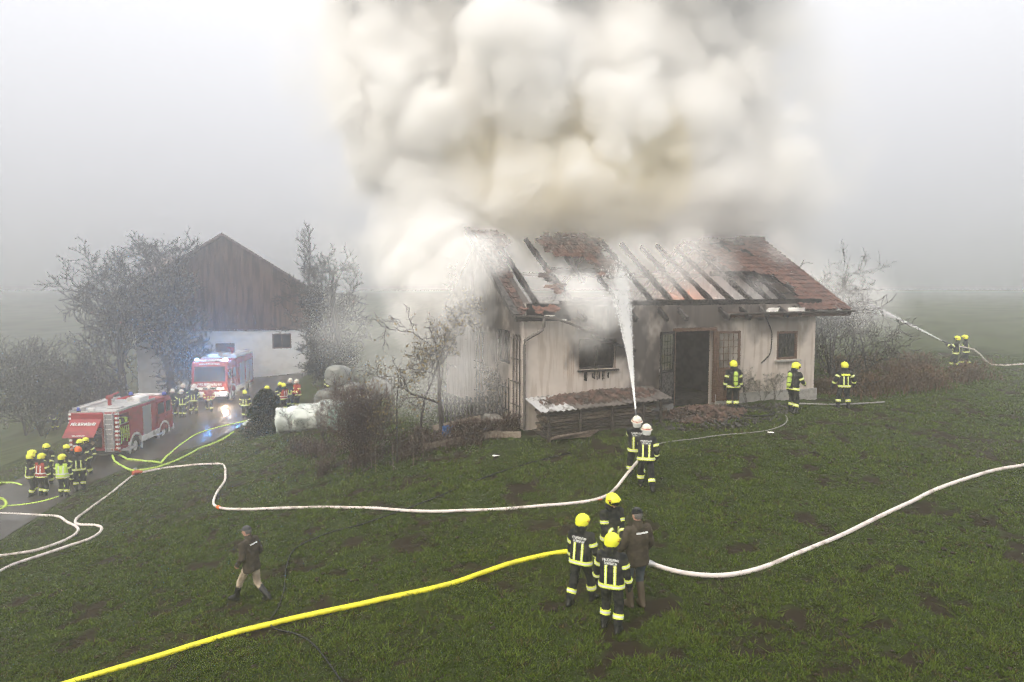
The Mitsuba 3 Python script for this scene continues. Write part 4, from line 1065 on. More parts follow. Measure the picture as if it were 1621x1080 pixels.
        if outfit in ('civil', 'walker'):
            lab = (union(tors(.011)) - union(tors(.002))) ^ mbox((.03, -.2, 1.40), (.24, .4, .028))
            out.append(('jacket__label', warp(tm(lab), R, tU), 'm_stripe_silver', 50))
    lo = min(float(m.vertices[:, 2].min()) for n_, m, _, _ in out if n_ == 'boot')
    res = []
    for nm, m, mt, smth in out:
        m = m.copy()
        m.apply_translation([0, 0, -lo])
        ms = [m]
        if nm.split('__')[-1] in ('eye', 'hinge', 'emblem', 'strap', 'reflective_stripe', 'silver_stripe'):
            m.merge_vertices()
            ms = [q for q in m.split(only_watertight=False) if len(q.faces) > 3] or [m]
        for q in ms:
            res.append((nm, mikit.ply(q, None, smth), mt))
    _fig[pose, outfit] = res
    return res

def person(label, x, y, heading, pose, outfit='fire', helmet='new', scale=1.0, group=None, dz=-.015, vest=None, tank=False, mats=None, text=True):
    """heading: the way the person faces, degrees from +x towards +y."""
    mats = {'m_helmet': 'm_helmet_yellow', 'm_trousers': 'm_black_cloth', 'm_jacket': 'm_black_cloth', 'm_boot': 'm_black_rubber', 'm_cap': 'm_grey_cloth', **(mats or {})}
    key = thing('person', label, 'person', group)
    tw = place(x, y, gz(x, y) + dz, heading - 90, scale)
    for nm, d, mt in figure(pose, outfit):
        if ':' in nm:
            k, nm = nm.split(':')
            if k != helmet:
                continue
        top = nm.split('__')[0]
        if top == 'vest' and not vest or top == 'air_tank' and not tank or top in ('beanie', 'flat_cap', 'hair') and top not in (helmet or '').split('+'):
            continue
        if nm == 'eye' and (helmet in ('new', 'old')) and scale == 0:
            continue
        if nm == 'jacket__lettering' and (vest or tank or not text):
            continue
        mt = vest if (top == 'vest' and mt == 'm_vest') else mats.get(mt, mt)
        part(key, nm, {**d, 'bsdf': {'type': 'ref', 'id': mt}, 'to_world': tw}, None)
    return key

# four in talk on the slope
CREW = 'group talking on the slope'
person('firefighter in yellow helmet, back turned, nearest to the viewer of the four talking', 1.83, 12.18, 66, 'listen', scale=1.0, group=CREW)
person('firefighter in yellow helmet stepping with one foot forward, left of the four talking', 1.36, 13.15, 52, 'step', scale=.985, group=CREW)
person('firefighter in yellow helmet facing downhill with hands together, behind the three others talking', 2.08, 14.0, -62, 'talk', scale=1.0, group=CREW)
person('tall man in dark brown jacket, jeans and black beanie beside the yellow helmeted group', 2.43, 12.88, 112, 'pocket', 'civil', 'beanie+hair', scale=1.085, group=CREW, mats={'m_jacket': 'm_brown_cloth', 'm_trousers': 'm_jeans', 'm_boot': 'm_brown_rubber'})
person('grey capped man in brown jacket and beige trousers striding alone across the meadow', -5.79, 14.76, 158, 'walk', 'walker', 'flat_cap+hair', scale=1.0, mats={'m_jacket': 'm_brown_cloth', 'm_trousers': 'm_beige_cloth', 'm_boot': 'm_black_rubber'})
NZ = 'crew aiming water at the roof'
person('firefighter in white helmet aiming the upright water jet, hidden to the left behind the other', 3.54, 19.12, 88, 'nozzle', 'fire_old', 'old', scale=1.02, group=NZ, mats={'m_helmet': 'm_helmet_white'})
person('firefighter in white helmet holding the white hose behind the nozzle', 3.69, 18.5, 84, 'backup', 'fire_old', 'old', scale=1.0, group=NZ, mats={'m_helmet': 'm_helmet_white'})
HS = 'firefighters standing before the burning house'
person('firefighter with green air tank standing right in front of the lattice door leaf', 8.18, 25.04, 92, 'stand', scale=1.01, group=HS, tank=True)
person('firefighter with air tank turned half to the right below the barred window', 10.21, 24.62, 38, 'work', scale=1.02, group=HS, tank=True)
person('firefighter without air tank standing with arms spread beside the right corner of the house', 12.84, 26.18, 90, 'wide', scale=.985, group=HS, text=False)
RJ = 'pair with the second hose'
person('firefighter aiming a water jet at the house from the far right of the meadow', 24.31, 37.24, 152, 'nozzle', scale=1.0, group=RJ)
person('firefighter backing up the nozzle man at the far right of the meadow', 25.13, 37.62, 146, 'backup', scale=1.0, group=RJ, text=False)
LG = 'group talking behind the open fire engine'
person('firefighter in yellow safety vest seen from behind among the group on the track', -18.65, 27.84, 96, 'listen', vest='m_vest', group=LG)
person('firefighter in red vest seen from behind in the group on the track', -19.77, 28.2, 78, 'stand', vest='m_red_cloth', scale=1.02, group=LG)
person('person in orange helmet in the group on the track', -18.55, 28.75, 118, 'talk', scale=1.03, group=LG, mats={'m_helmet': 'm_helmet_orange'}, text=False)
person('firefighter at the left edge of the group on the track, seen from behind', -20.55, 28.75, 58, 'listen', scale=1.06, group=LG, text=False)
person('firefighter with bowed head just right of the outermost man of the group on the track', -20.35, 28.3, 40, 'front', scale=1.03, group=LG, text=False)
person('firefighter facing the camera behind the left two of the group on the track', -20.85, 30.1, -40, 'talk', scale=1.05, group=LG)
person('firefighter facing the camera behind the one in the red vest', -19.85, 30.0, -66, 'front', scale=1.0, group=LG)
person('firefighter facing the camera behind the one in the orange helmet', -19.55, 30.5, -84, 'stand', scale=1.04, group=LG)
person('firefighter standing alone at the rear ladder of the open fire engine', -19.87, 31.4, -88, 'wide', scale=.99, text=False)
TG = 'crew between the two fire engines'
for k, (lab, x, y, h, p, s) in enumerate([
        ('white helmeted firefighter nearest the cab of the open engine, back turned', -20.95, 42.9, 95, 'listen', 1.0),
        ('white helmeted firefighter second from the right between the engines', -20.6, 43.7, 120, 'work', 1.02),
        ('white helmeted firefighter in front of the grille of the lit engine', -19.75, 44.1, -60, 'walk', 1.0),
        ('white helmeted firefighter half hidden by the cab of the open engine', -21.75, 43.4, -70, 'talk', 1.0),
        ('tallest looking white helmet behind the cab of the open engine', -21.7, 44.7, -80, 'stand', 1.04),
        ('white helmeted firefighter close behind the second from the right between the engines', -20.9, 44.6, -100, 'stand', 1.0)]):
    person(lab, x, y, h, p, 'fire', 'old', s, TG, mats={'m_helmet': 'm_helmet_white', **({'m_jacket': 'm_red_cloth'} if k == 2 else {})}, text=False)
BG = 'crew behind the dark conifer'
person('firefighter in yellow helmet standing alone left of the dark conifer', -16.35, 41.4, 100, 'stand', scale=.98, group=BG, text=False)
person('firefighter with yellow helmet bending behind the left of the dark conifer', -15.1, 42.1, -150, 'work', scale=.98, group=BG, text=False)
person('firefighter with yellow helmet in the middle behind the dark conifer', -14.6, 42.6, -60, 'front', scale=1.0, group=BG)
person('firefighter in red vest and yellow helmet behind the dark conifer', -14.1, 41.9, 150, 'talk', scale=1.0, group=BG, vest='m_red_cloth')
person('firefighter in white helmet behind the dark conifer', -14.05, 43.0, -95, 'stand', 'fire', 'old', scale=1.04, group=BG, mats={'m_helmet': 'm_helmet_white'})
person('firefighter in pale helmet and red jacket at the right end of those behind the conifer', -13.45, 42.5, -120, 'front', 'fire', 'old', scale=1.02, group=BG, mats={'m_helmet': 'm_helmet_white', 'm_jacket': 'm_red_cloth'})
person('lone firefighter beside the wrapped bales, dim in the smoke', -11.9, 44.2, -80, 'stand', scale=1.0, text=False)
person('lone grey figure in a pale helmet out in the foggy field behind the open engine', -34.12, 50.4, -60, 'stand', 'fire', 'old', scale=.97, mats={'m_helmet': 'm_helmet_white'}, text=False)

# ------------------------------------------------------------------ fire engines: x forward from the rear, y to the left, z up
def wheel(cx, cy, r=.5, w=.3, side=1):
    a = np.linspace(0, 2 * np.pi, 29)[:-1]
    tyre = tm(cyl((cx, cy - w / 2, r), (cx, cy + w / 2, r), r, None, 28) - cyl((cx, cy - w, r), (cx, cy + w, r), r * .56, None, 24))
    rim = tm(cyl((cx, cy - w * .3, r), (cx, cy + w * .36 * side, r), r * .57, r * .57, 24) + cyl((cx, cy, r), (cx, cy + side * w * .5, r), r * .2, r * .16, 16))
    return tyre, rim

def arch(cx, cy, r0, r1, d, n=14):
    """A wheel arch strip: half ring in the (x, z) plane with depth d along y."""
    a = np.linspace(-.12 * np.pi, 1.12 * np.pi, n)
    ring = [np.column_stack([cx + np.cos(a) * r, np.full(n, y), .5 + np.sin(a) * r]) for r, y in ((r1, cy), (r0, cy), (r0, cy - d), (r1, cy - d))]
    V = np.vstack(ring)
    Q = []
    for k in range(4):
        for i in range(n - 1):
            Q.append((k * n + i, k * n + i + 1, ((k + 1) % 4) * n + i + 1, ((k + 1) % 4) * n + i))
    Q = np.array(Q)
    return trimesh.Trimesh(V, np.vstack([Q[:, [0, 1, 2]], Q[:, [0, 2, 3]]]), process=False)

def fire_engine(label, x, y, z, heading, H, L, variant, group='fire engines on the track'):
    k = thing('fire_engine', label, 'fire engine', group)
    tw = place(x, y, z, heading)
    def P(parent, name, m, mat, smooth=False, label=None, kind=None, **more):
        return part(parent, name, m if isinstance(m, trimesh.Trimesh) else tm(m), mat, smooth, label, kind, to_world=tw, **more)
    W = 2.4
    hw_ = W / 2
    cab = L - 2.15                       # where the cab begins
    roofz = H - .12
    bz = .62                             # underside of the body
    rw, fw_ = 1.75, L - 1.25             # axles
    def cut_wheels(m):
        for cx in (rw, fw_):
            for s in (-1, 1):
                m = m - cyl((cx, s * hw_ - .45, .5), (cx, s * hw_ + .45, .5), .6, None, 24)
        return m
    body = rbox((cab / 2, 0, (bz + roofz) / 2), (cab, W, roofz - bz), .05)
    if variant == 'open':
        body = body - mbox((.3, .32, 1.25), (1.6, 1.42, 1.1)) - mbox((.62, -hw_, 1.55), (1.0, 1.3, 1.75))
    body = cut_wheels(body)
    P(k, 'body', body, 'm_red_paint', 30)
    # cab: sloping windscreen
    prof = Polygon([(cab + .02, bz), (L - .06, bz), (L, bz + .1), (L, 1.45), (L - .16, H - .42), (L - .3, H - .18), (cab + .02, H - .12)])
    cm = trimesh.creation.extrude_polygon(prof, W - .04)
    cm.apply_transform(np.array([[1, 0, 0, 0], [0, 0, 1, -(W - .04) / 2], [0, 1, 0, 0], [0, 0, 0, 1.0]]))
    cabm = Manifold(Mesh(np.array(cm.vertices, np.float32), np.array(cm.faces, np.uint32)))
    P(k, 'cab', cut_wheels(cabm), 'm_red_paint', 30)
    wind = np.array([(L + .012, -1.02, 1.5), (L + .012, 1.02, 1.5), (L - .14, 1.0, H - .48), (L - .14, -1.0, H - .48)])
    ws = trimesh.Trimesh(np.vstack([wind, wind - [.03, 0, 0]]), [[0, 1, 2], [0, 2, 3], [4, 6, 5], [4, 7, 6], [0, 4, 5], [0, 5, 1], [2, 6, 7], [2, 7, 3], [1, 5, 6], [1, 6, 2], [0, 3, 7], [0, 7, 4]], process=False)
    P(k, 'windscreen', ws, 'm_dark_glass')
    for s in (-1, 1):
        for x0, w in ((L - .95, .62), (cab + .18, .78)):
            d = P(k, 'door', rbox((x0 + w / 2 - .02, s * (hw_ - .012), 1.55), (w + .14, .04, 1.75), .015), 'm_red_paint', 30)
            P(d, 'window', mbox((x0 + w / 2, s * (hw_ + .012), 1.98), (w - .04, .02, .62)), 'm_dark_glass')
            P(d, 'handle', mbox((x0 + .1, s * (hw_ + .02), 1.5), (.16, .03, .04)), 'm_black_rubber')
        P(k, 'mirror', union([rbox((L + .12, s * (hw_ + .2), 1.95), (.1, .2, .4), .03), cyl((L - .1, s * hw_, 2.1), (L + .12, s * (hw_ + .2), 2.12), .02, None, 8)]), 'm_black_rubber', 30)
        for cx in (rw, fw_):
            ty, ri = wheel(cx, s * (hw_ - .17), side=s)
            wk = P(k, 'wheel', ty, 'm_tyre', 30)
            P(wk, 'rim', ri, 'm_white_paint', 30)
            P(k, 'wheel_arch', arch(cx, s * (hw_ + .02) if s > 0 else s * (hw_ + .02) + .1, .6, .72, .1), 'm_white_paint', 30)
        # white sill between the wheels, with steps
        P(k, 'sill_panel', rbox(((rw + fw_) / 2, s * (hw_ - .0), .72), (fw_ - rw - 1.3, .06, .34), .02), 'm_white_paint', 30)
        P(k, 'step', rbox((cab + .2, s * (hw_ + .06), .55), (.9, .14, .06), .02), 'm_aluminium', 30)
        # roller shutters
        for x0, w, mt in ([(2.6, .92, 'm_shutter')] if variant == 'open' else [(.25, .95, 'm_shutter'), (1.35, .85, 'm_shutter'), (2.5, 1.3, 'm_shutter')]):
            sh_ = P(k, 'shutter', mbox((x0 + w / 2, s * (hw_ + .004), 1.62), (w, .02, 1.62)), mt)
            for q in range(13):
                P(sh_, 'slat', mbox((x0 + w / 2, s * (hw_ + .016), .88 + .124 * q), (w - .03, .014, .1)), mt)
        P(k, 'roof_rail', mbox((cab / 2, s * (hw_ - .05), roofz + .05), (cab - .05, .06, .1)), 'm_roof_metal')
        P(k, 'side_stripe', mbox((cab / 2 + .2, s * (hw_ + .006), .96), (.05, .012, .05)), 'm_white_paint') if False else None
    # roof deck and what lies on it
    P(k, 'roof_deck', mbox((cab / 2, 0, roofz + .012), (cab - .1, W - .18, .03)), 'm_roof_metal')
    lad = P(k, 'ladder', cat([mbox((cab / 2 - .1, yy, roofz + .2), (cab - .3, .05, .09)) for yy in (.62, 1.0)]), 'm_aluminium', label='aluminium ladder along the roof')
    for q in range(14):
        P(lad, 'rung', cyl((.2 + q * (cab - .7) / 13, .62, roofz + .2), (.2 + q * (cab - .7) / 13, 1.0, roofz + .2), .018, None, 6), 'm_aluminium')
    P(lad, 'rack', cat([mbox((xx, .81, roofz + .09), (.06, .46, .16)) for xx in (.5, cab - .9)]), 'm_roof_metal')
    mon = P(k, 'water_monitor', union([cyl((2.1, .25, roofz), (2.1, .25, roofz + .42), .09, None, 12), rbox((2.1, .25, roofz + .45), (.3, .26, .2), .04), cyl((2.1, .25, roofz + .5), (2.75, .1, roofz + .62), .06, .045, 12)]), 'm_red_paint', 30)
    P(k, 'roof_box', rbox((3.6, -.5, roofz + .14), (1.1, .7, .24), .03), 'm_white_paint' if variant == 'open' else 'm_aluminium', 30)
    P(k, 'hatch', rbox((1.2, -.5, roofz + .06), (.6, .6, .08), .02), 'm_roof_metal', 30)
    # beacons and light bar
    lit = variant == 'closed'
    def beacon(cx, cy, cz, r=.1):
        b = P(k, 'beacon', union([cyl((cx, cy, cz), (cx, cy, cz + .06), r * .9, None, 14)]), 'm_black_rubber', 30)
        return P(b, 'lens', tm(hull(cyl((cx, cy, cz + .06), (cx, cy, cz + .16), r, r * .9, 16), ell((cx, cy, cz + .18), (r * .8, r * .8, .05), 14))), 'm_blue_lens', 30)
    beacon(.18, .78, roofz + .02)
    for s in (-1, 1):
        b = beacon(L - .5, s * .95, H - .16, .12)
        if lit:
            scene[b]['emitter'] = {'type': 'area', 'radiance': rgb(*((12., 50., 125.) if s > 0 else (5., 20., 50.)))}
    P(k, 'light_bar', rbox((L - .48, 0, H - .1), (.26, 1.5, .13), .03), 'm_white_paint', 30)
    P(k, 'flood_lamp', rbox((.2, .15, roofz + .13), (.16, .34, .2), .05), 'm_lens', 30)
    # front: name, grille, bumper, lamps
    P(k, 'front_panel', rbox((L + .012, 0, 1.02), (.03, W - .5, .2), .01), 'm_white_paint', 30)
    gr_ = P(k, 'grille', mbox((L + .02, 0, 1.02), (.03, .9, .14)), 'm_black_rubber')
    P(k, 'bumper', rbox((L + .02, 0, .62), (.26, W, .36), .06), 'm_white_paint', 30)
    P(k, 'number_plate', mbox((L + .156, .0, .55), (.012, .52, .11)), 'm_membrane')
    for s in (-1, 1):
        h = P(k, 'headlight', rbox((L + .14, s * .9, .68), (.06, .34, .17), .02), 'm_lens', 30)
        if lit and s > 0:
            scene[h]['emitter'] = {'type': 'area', 'radiance': rgb(70., 52., 32.)}
    P(k, 'lettering', text_on('FEUERWEHR', .19, (L + .004, 0, 1.2), (0, 1, 0), (0, 0, 1), .014, True, True, 1.6), 'm_letter')
    P(k, 'lettering', text_on('FEUERWEHR', .1, (L - .155, 0, H - .36), (0, 1, 0), (-.2, 0, 1), .012, True, True, 1.3), 'm_letter')
    # chassis
    P(k, 'chassis', union([mbox((L / 2 - .1, 0, .55), (L - .7, 1.0, .22)), cyl((rw, -.9, .5), (rw, .9, .5), .1, None, 10), cyl((fw_, -.9, .5), (fw_, .9, .5), .1, None, 10)]), 'm_black_rubber')
    # rear
    P(k, 'rear_bumper', rbox((-.03, 0, .5), (.14, W, .16), .03), 'm_black_rubber', 30)
    for s in (-1, 1):
        for q in range(9):
            P(k, 'warning_mark', mbox((-.012 if q % 1 == 0 else 0, s * (hw_ - .07), .75 + .22 * q), (.02, .13, .11)), 'm_white_paint')
        P(k, 'tail_light', rbox((-.02, s * (hw_ - .2), .7), (.05, .3, .1), .02), 'm_mark_red', 30)
    P(k, 'number_plate', mbox((-.016, .82, .86), (.02, .42, .16)), 'm_membrane')
    rl = P(k, 'rear_ladder', cat([mbox((-.09, yy, 1.6), (.04, .04, 2.0)) for yy in (-.98, -.58)]), 'm_aluminium')
    for q in range(8):
        P(rl, 'rung', cyl((-.09, -.98, .75 + q * .25), (-.09, -.58, .75 + q * .25), .016, None, 6), 'm_aluminium')
    P(k, 'ladder_panel', mbox((-.012, -.78, 1.55), (.02, .46, 1.95)), 'm_shutter')
    if variant == 'open':
        for s in (-1, 1):
            P(k, 'warning_panel', mbox((.012 + .05, -hw_ - .004, 1.5), (.11, .012, 1.9)), 'm_red_paint') if s < 0 else None
        for q in range(9):
            P(k, 'warning_mark', mbox((.06, -hw_ - .012, .75 + .22 * q), (.11, .014, .1)), 'm_white_paint')
        # flap swung up at the back, with its name on it
        a = math.radians(-38)
        M = np.array([[math.cos(a), 0, math.sin(a)], [0, 1, 0], [-math.sin(a), 0, math.cos(a)]])
        hinge = np.array([-.02, .32, 2.25])
        out_ = np.array([-.72, 0, -.69])
        flap = P(k, 'flap', beam(hinge + [0, 0, .0], hinge + out_ * 1.12, 1.5, .04), 'm_red_paint', label='red rear flap propped open with white lettering')
        n_ = np.cross([0, -1, 0], -out_)
        P(flap, 'lettering', text_on('FEUERWEHR', .17, hinge + out_ * .42 + (n_ / np.linalg.norm(n_)) * .75 * 0 + np.array([-.03, 0, .032]), (0, -1, 0), -out_, .012, True, True, 1.2), 'm_letter')
        P(flap, 'handle', cyl(hinge + out_ * 1.03 + [-.03, .3, .03], hinge + out_ * 1.03 + [-.03, -.3, .03], .02, None, 8), 'm_aluminium')
        for s in (-1, 1):
            P(flap, 'strut', cyl((.02, .32 + s * .68, 1.5), hinge + out_ * .7 + [0, s * .68, -.02], .02, None, 8), 'm_aluminium')
        # pump bay at the back
        pm = P(k, 'pump', union([rbox((.55, .3, 1.05), (.5, 1.1, .6), .05), cyl((.25, .05, 1.1), (.0, .05, 1.05), .09, None, 12), cyl((.25, .55, 1.1), (.0, .55, 1.05), .09, None, 12), cyl((.25, .3, 1.45), (.05, .3, 1.45), .06, None, 12)]), 'm_interior', 30)
        for yy in (.05, .55):
            P(pm, 'outlet', cyl((.0, yy, 1.05), (-.1, yy, 1.02), .085, None, 12), 'm_brass', 30)
        P(k, 'pump_shelf', mbox((.5, .32, 1.5), (.8, 1.38, .05)), 'm_aluminium')
        for q in range(4):
            P(k, 'stored_hose', cyl((.3, -.2 + q * .32, 1.66), (.62, -.2 + q * .32, 1.66), .13, None, 16), ['m_hose_white', 'm_interior', 'm_brass', 'm_interior'][q], 30)
        # open locker on the right side: racks, rolled hoses and hanging straps
        P(k, 'locker_lining', mbox((.62, -hw_ + .64, 1.55), (1.0, .02, 1.75)), 'm_interior')
        for z_ in (1.3, 1.9):
            P(k, 'locker_shelf', mbox((.62, -hw_ + .3, z_), (.98, .56, .03)), 'm_aluminium')
        for q, (xx, z_) in enumerate([(.3, 2.05), (.62, 2.05), (.95, 2.05), (.35, 1.5), (.7, 1.5)]):
            P(k, 'stored_hose', cyl((xx, -hw_ + .5, z_), (xx, -hw_ + .06, z_), .14, None, 14), 'm_interior' if q % 2 else 'm_hose_lime', 30)
        for q in range(5):
            P(k, 'hanging_strap', tube(catmull([(.2 + .19 * q, -hw_ - .01, 1.78), (.2 + .19 * q + .03, -hw_ - .03, 1.4), (.22 + .19 * q, -hw_ - .02, .95 + .1 * (q % 3))], .1), .025, 6), 'm_hose_lime', True)
        P(k, 'drop_step', mbox((.62, -hw_ - .2, .62), (.95, .42, .05)), 'm_aluminium')
    return k

fire_engine('red fire engine with its rear flap and side locker open, nearest on the track', -21.02, 33.87, gz(-21, 35) - .02, 93.3, 2.7, 6.3, 'open')
hd = math.radians(-83.3)
f0 = np.array([-20.75, 46.5])
r0 = f0 - 6.8 * np.array([math.cos(hd), math.sin(hd)])
fire_engine('red fire engine facing the camera with blue beacons and headlight lit', r0[0], r0[1], gz(-20.6, 48) + .06, -83.3, 3.0, 6.8, 'closed')

# ------------------------------------------------------------------ hoses and cables on the ground
def hose(name, label, cat_, pts, r, mat, group='fire hoses', step=.12, lift=.55, ends=True, sides=10):
    p = catmull(np.asarray(pts, float)[:, :2], step)
    w = meshkit.noise(np.column_stack([p * .8, p[:, :1] * 0]), 3) - .5
    d = np.gradient(p, axis=0)
    d /= np.linalg.norm(d, axis=1, keepdims=True) + 1e-9
    p = p + np.column_stack([-d[:, 1], d[:, 0]]) * (w * r * 1.6)[:, None]
    zz = gz(p[:, 0], p[:, 1]) + r * lift
    k = max(3, int(.5 / step))
    zz = np.convolve(np.pad(zz, k, 'edge'), np.ones(2 * k + 1) / (2 * k + 1), 'valid') + .012
    if np.asarray(pts).shape[1] == 3:
        dz = np.asarray(pts, float)
        cum = np.concatenate([[0], np.cumsum(np.linalg.norm(np.diff(p, axis=0), axis=1))])
        raw = np.concatenate([[0], np.cumsum(np.linalg.norm(np.diff(dz[:, :2], axis=0), axis=1))])
        zz = zz + np.interp(cum / cum[-1], raw / raw[-1], dz[:, 2])
    key = single(name, label, cat_, tube(np.column_stack([p, zz]), r * (1 + .07 * w), sides), mat, True, group)
    return key, np.column_stack([p, zz])
def coupling(key, at_, along, r, mat='m_aluminium', name='coupling'):
    a = np.asarray(at_, float)
    d = np.asarray(along, float)
    d /= np.linalg.norm(d)
    part(key, name, tm(union([cyl(a - d * .13, a - d * .02, r * 1.08, r * 1.25, 14), cyl(a - d * .03, a + d * .03, r * 1.5, None, 14), cyl(a + d * .02, a + d * .13, r * 1.25, r * 1.08, 14)])), mat, 30)

k, p = hose('fire_hose', 'thick yellow hose sweeping up from the bottom edge to the four talking', 'hose', [(-10.2, 12.0), (-8.36, 12.64), (-6.5, 13.26), (-4.98, 13.66), (-2.81, 13.96), (-1.5, 14.26), (-0.7, 14.6), (-0.01, 14.92), (0.71, 15.12), (1.29, 15.22), (1.8, 15.18), (2.27, 15.0), (2.7, 14.74)], .056, 'm_hose_yellow')
coupling(k, p[-1], p[-1] - p[-3], .056)
k, p = hose('fire_hose', 'white hose curving from the beanie man to the right edge of the meadow', 'hose', [(2.76, 14.7), (3.02, 14.46), (3.42, 14.1), (3.83, 13.9), (4.33, 13.8), (4.88, 13.88), (5.51, 14.14), (6.23, 14.58), (6.99, 15.04), (7.78, 15.5), (8.86, 16.16), (10.13, 17.04), (11.73, 18.04), (12.82, 18.66), (13.89, 19.18), (15.03, 19.62), (17.5, 20.6)], .05, 'm_hose_white')
i = int(np.argmin(np.hypot(p[:, 0] - 2.95, p[:, 1] - 14.5)))
coupling(k, p[i], p[i + 1] - p[i - 1], .05)
k, p = hose('fire_hose', 'long white hose lying across the slope up to the two white helmets', 'hose', [(3.95, 18.6, .95), (3.6, 18.62, .82), (3.2, 18.5, .45), (2.9, 18.35, .15), (2.64, 18.15, 0), (2.18, 17.84, 0), (1.5, 17.7, 0), (0.83, 17.66, 0), (-0.51, 17.64, 0), (-1.86, 17.84, 0), (-2.93, 18.2, 0), (-3.7, 18.58, 0), (-5.1, 19.22, 0), (-6.38, 19.82, 0), (-7.98, 20.56, 0), (-9.02, 21.18, 0), (-9.65, 21.8, 0), (-10.05, 22.52, 0), (-10.44, 23.76, 0), (-10.82, 25.26, 0), (-11.41, 26.72, 0), (-11.98, 27.9, 0), (-12.43, 28.38, 0), (-14.18, 29.52, 0), (-15.84, 30.4, 0), (-16.9, 30.3, 0)], .042, 'm_hose_white')
i = int(np.argmin(np.hypot(p[:, 0] + 9.5, p[:, 1] - 21.6)))
coupling(k, p[i], p[i + 1] - p[i - 1], .042, 'm_helmet_orange')
i = int(np.argmin(np.hypot(p[:, 0] - 2.4, p[:, 1] - 17.9)))
part(k, 'hose_strap', tm(ell(p[i] + [.0, .02, -.02], (.13, .07, .03), 12)), 'm_mark_red', True)
NZP = g3(3.6, 19.6, 1.62)
part(k, 'lead_end', tube(catmull([g3(3.95, 18.6, 1.02), g3(3.78, 18.95, 1.12), g3(3.66, 19.25, 1.25), g3(3.6, 19.5, 1.45)], .06), .04, 10), 'm_hose_white', True)
part(k, 'nozzle', tm(union([cyl(NZP - [0.01, .06, .2], NZP, .035, .045, 12), cyl(NZP, NZP + [0, .09, .22], .042, .03, 12)])), 'm_nozzle', 30)
k, p = hose('fire_hose', 'white hose running down the slope in a wide hook to the lower left edge', 'hose', [(-16.99, 30.1), (-16.62, 28.4), (-16.27, 26.7), (-16.1, 25.4), (-15.94, 24.46), (-15.63, 23.9), (-15.22, 23.54), (-14.45, 23.1), (-13.93, 22.6), (-13.62, 21.98), (-13.65, 21.46), (-14.03, 21.1), (-14.41, 20.76), (-14.77, 20.42), (-15.06, 20.02), (-15.2, 19.2), (-15.6, 18)], .046, 'm_hose_white')
hose('fire_hose', 'second white hose looping over the lower left edge of the meadow', 'hose', [(-22.5, 26.3), (-20.28, 26.06), (-18.75, 25.72), (-17.46, 25.26), (-16.89, 24.94), (-16.17, 24.2), (-15.37, 23.5), (-14.89, 22.88), (-14.7, 22.28), (-14.8, 21.8), (-15.23, 21.36), (-15.78, 21.28), (-16.54, 21.3), (-18, 21.4)], .046, 'm_hose_white')
k, p = hose('fire_hose', 'lime green hose from the open engine along the edge of the track to the conifer', 'hose', [(-20.1, 33.85, .3), (-19.8, 33.5, .1), (-19.3, 33.0, 0), (-17.96, 31.5, 0), (-17.2, 30.95, 0), (-16.4, 31.0, 0), (-16.01, 31.8, 0), (-16.06, 32.82, 0), (-16.35, 35.14, 0), (-16.05, 36.34, 0), (-15.89, 37.44, 0), (-15.96, 38.6, 0)], .052, 'm_hose_lime')
hose('fire_hose', 'short lime green hose lying straight from the open engine to the kink', 'hose', [(-20.0, 34.1, .3), (-19.4, 33.9, .05), (-18.14, 33.2, 0), (-16.88, 32.25, 0)], .05, 'm_hose_lime')
hose('fire_hose', 'lime green hose crossing the wet track towards the crew behind the conifer', 'hose', [(-16.8, 32.2), (-17.5, 34.2), (-18.0, 36.34), (-18.11, 38.6), (-17.4, 39.9), (-16.4, 40.6), (-15.6, 41.2), (-15.0, 41.9), (-14.4, 42.3)], .05, 'm_hose_lime')
hose('fire_hose', 'lime green hose hanging from the hand of the man at the rear ladder', 'hose', [(-20.25, 31.3, .95), (-20.4, 30.9, .6), (-20.3, 30.4, .25), (-19.9, 29.8, .05), (-19.3, 29.1, 0), (-18.9, 28.6, 0)], .045, 'm_hose_lime')
hose('fire_hose', 'pale lime hose curving over the track before the group to the left edge', 'hose', [(-18.9, 28.0), (-19.1, 27.5), (-19.6, 27.12), (-20.3, 27.0), (-21.2, 27.06), (-22.5, 27.3)], .05, 'm_hose_lime')
hose('fire_hose', 'lime green hose entering from the left edge behind the group', 'hose', [(-22.3, 30.5), (-23.2, 31.2), (-24.0, 31.6), (-25.2, 32.0), (-27, 32.2)], .05, 'm_hose_lime')
hose('fire_hose', 'upright lime coil standing at the left edge of the track', 'hose', [(-20.6 + .28 * math.cos(a), 26.6 + .5 * math.sin(a), .02 + .45 * (1 - math.cos(a)) / 2) for a in np.linspace(0, 6.2, 14)], .05, 'm_hose_lime')
k, p = hose('fire_hose', 'white hose trailing from the pair at the far right to the right edge', 'hose', [(25.45, 37.45, .95), (25.8, 37.5, .7), (26.2, 37.6, .3), (26.6, 37.7, .08), (27.3, 37.64, 0), (28.8, 38.02, 0), (32, 38.6, 0)], .042, 'm_hose_white')
N2P = g3(23.75, 37.5, 1.5)
part(k, 'nozzle', tm(union([cyl(N2P + [.38, -.12, -.16], N2P + [.1, -.03, -.04], .035, .045, 12), cyl(N2P + [.1, -.03, -.04], N2P + [-.1, .03, .05], .04, .028, 12)])), 'm_nozzle', 30)
part(k, 'lead_end', tube(catmull([g3(25.45, 37.45, 1.0), g3(24.9, 37.3, 1.15), g3(24.4, 37.35, 1.25), N2P + [.35, -.11, -.15]], .08), .036, 8), 'm_hose_white', True)
hose('fire_hose', 'faint grey hose along the foot of the house wall at the right corner', 'hose', [(10.73, 26.1), (12.27, 26.5), (13.6, 27.0), (15.2, 27.6)], .03, 'm_hose_grey')
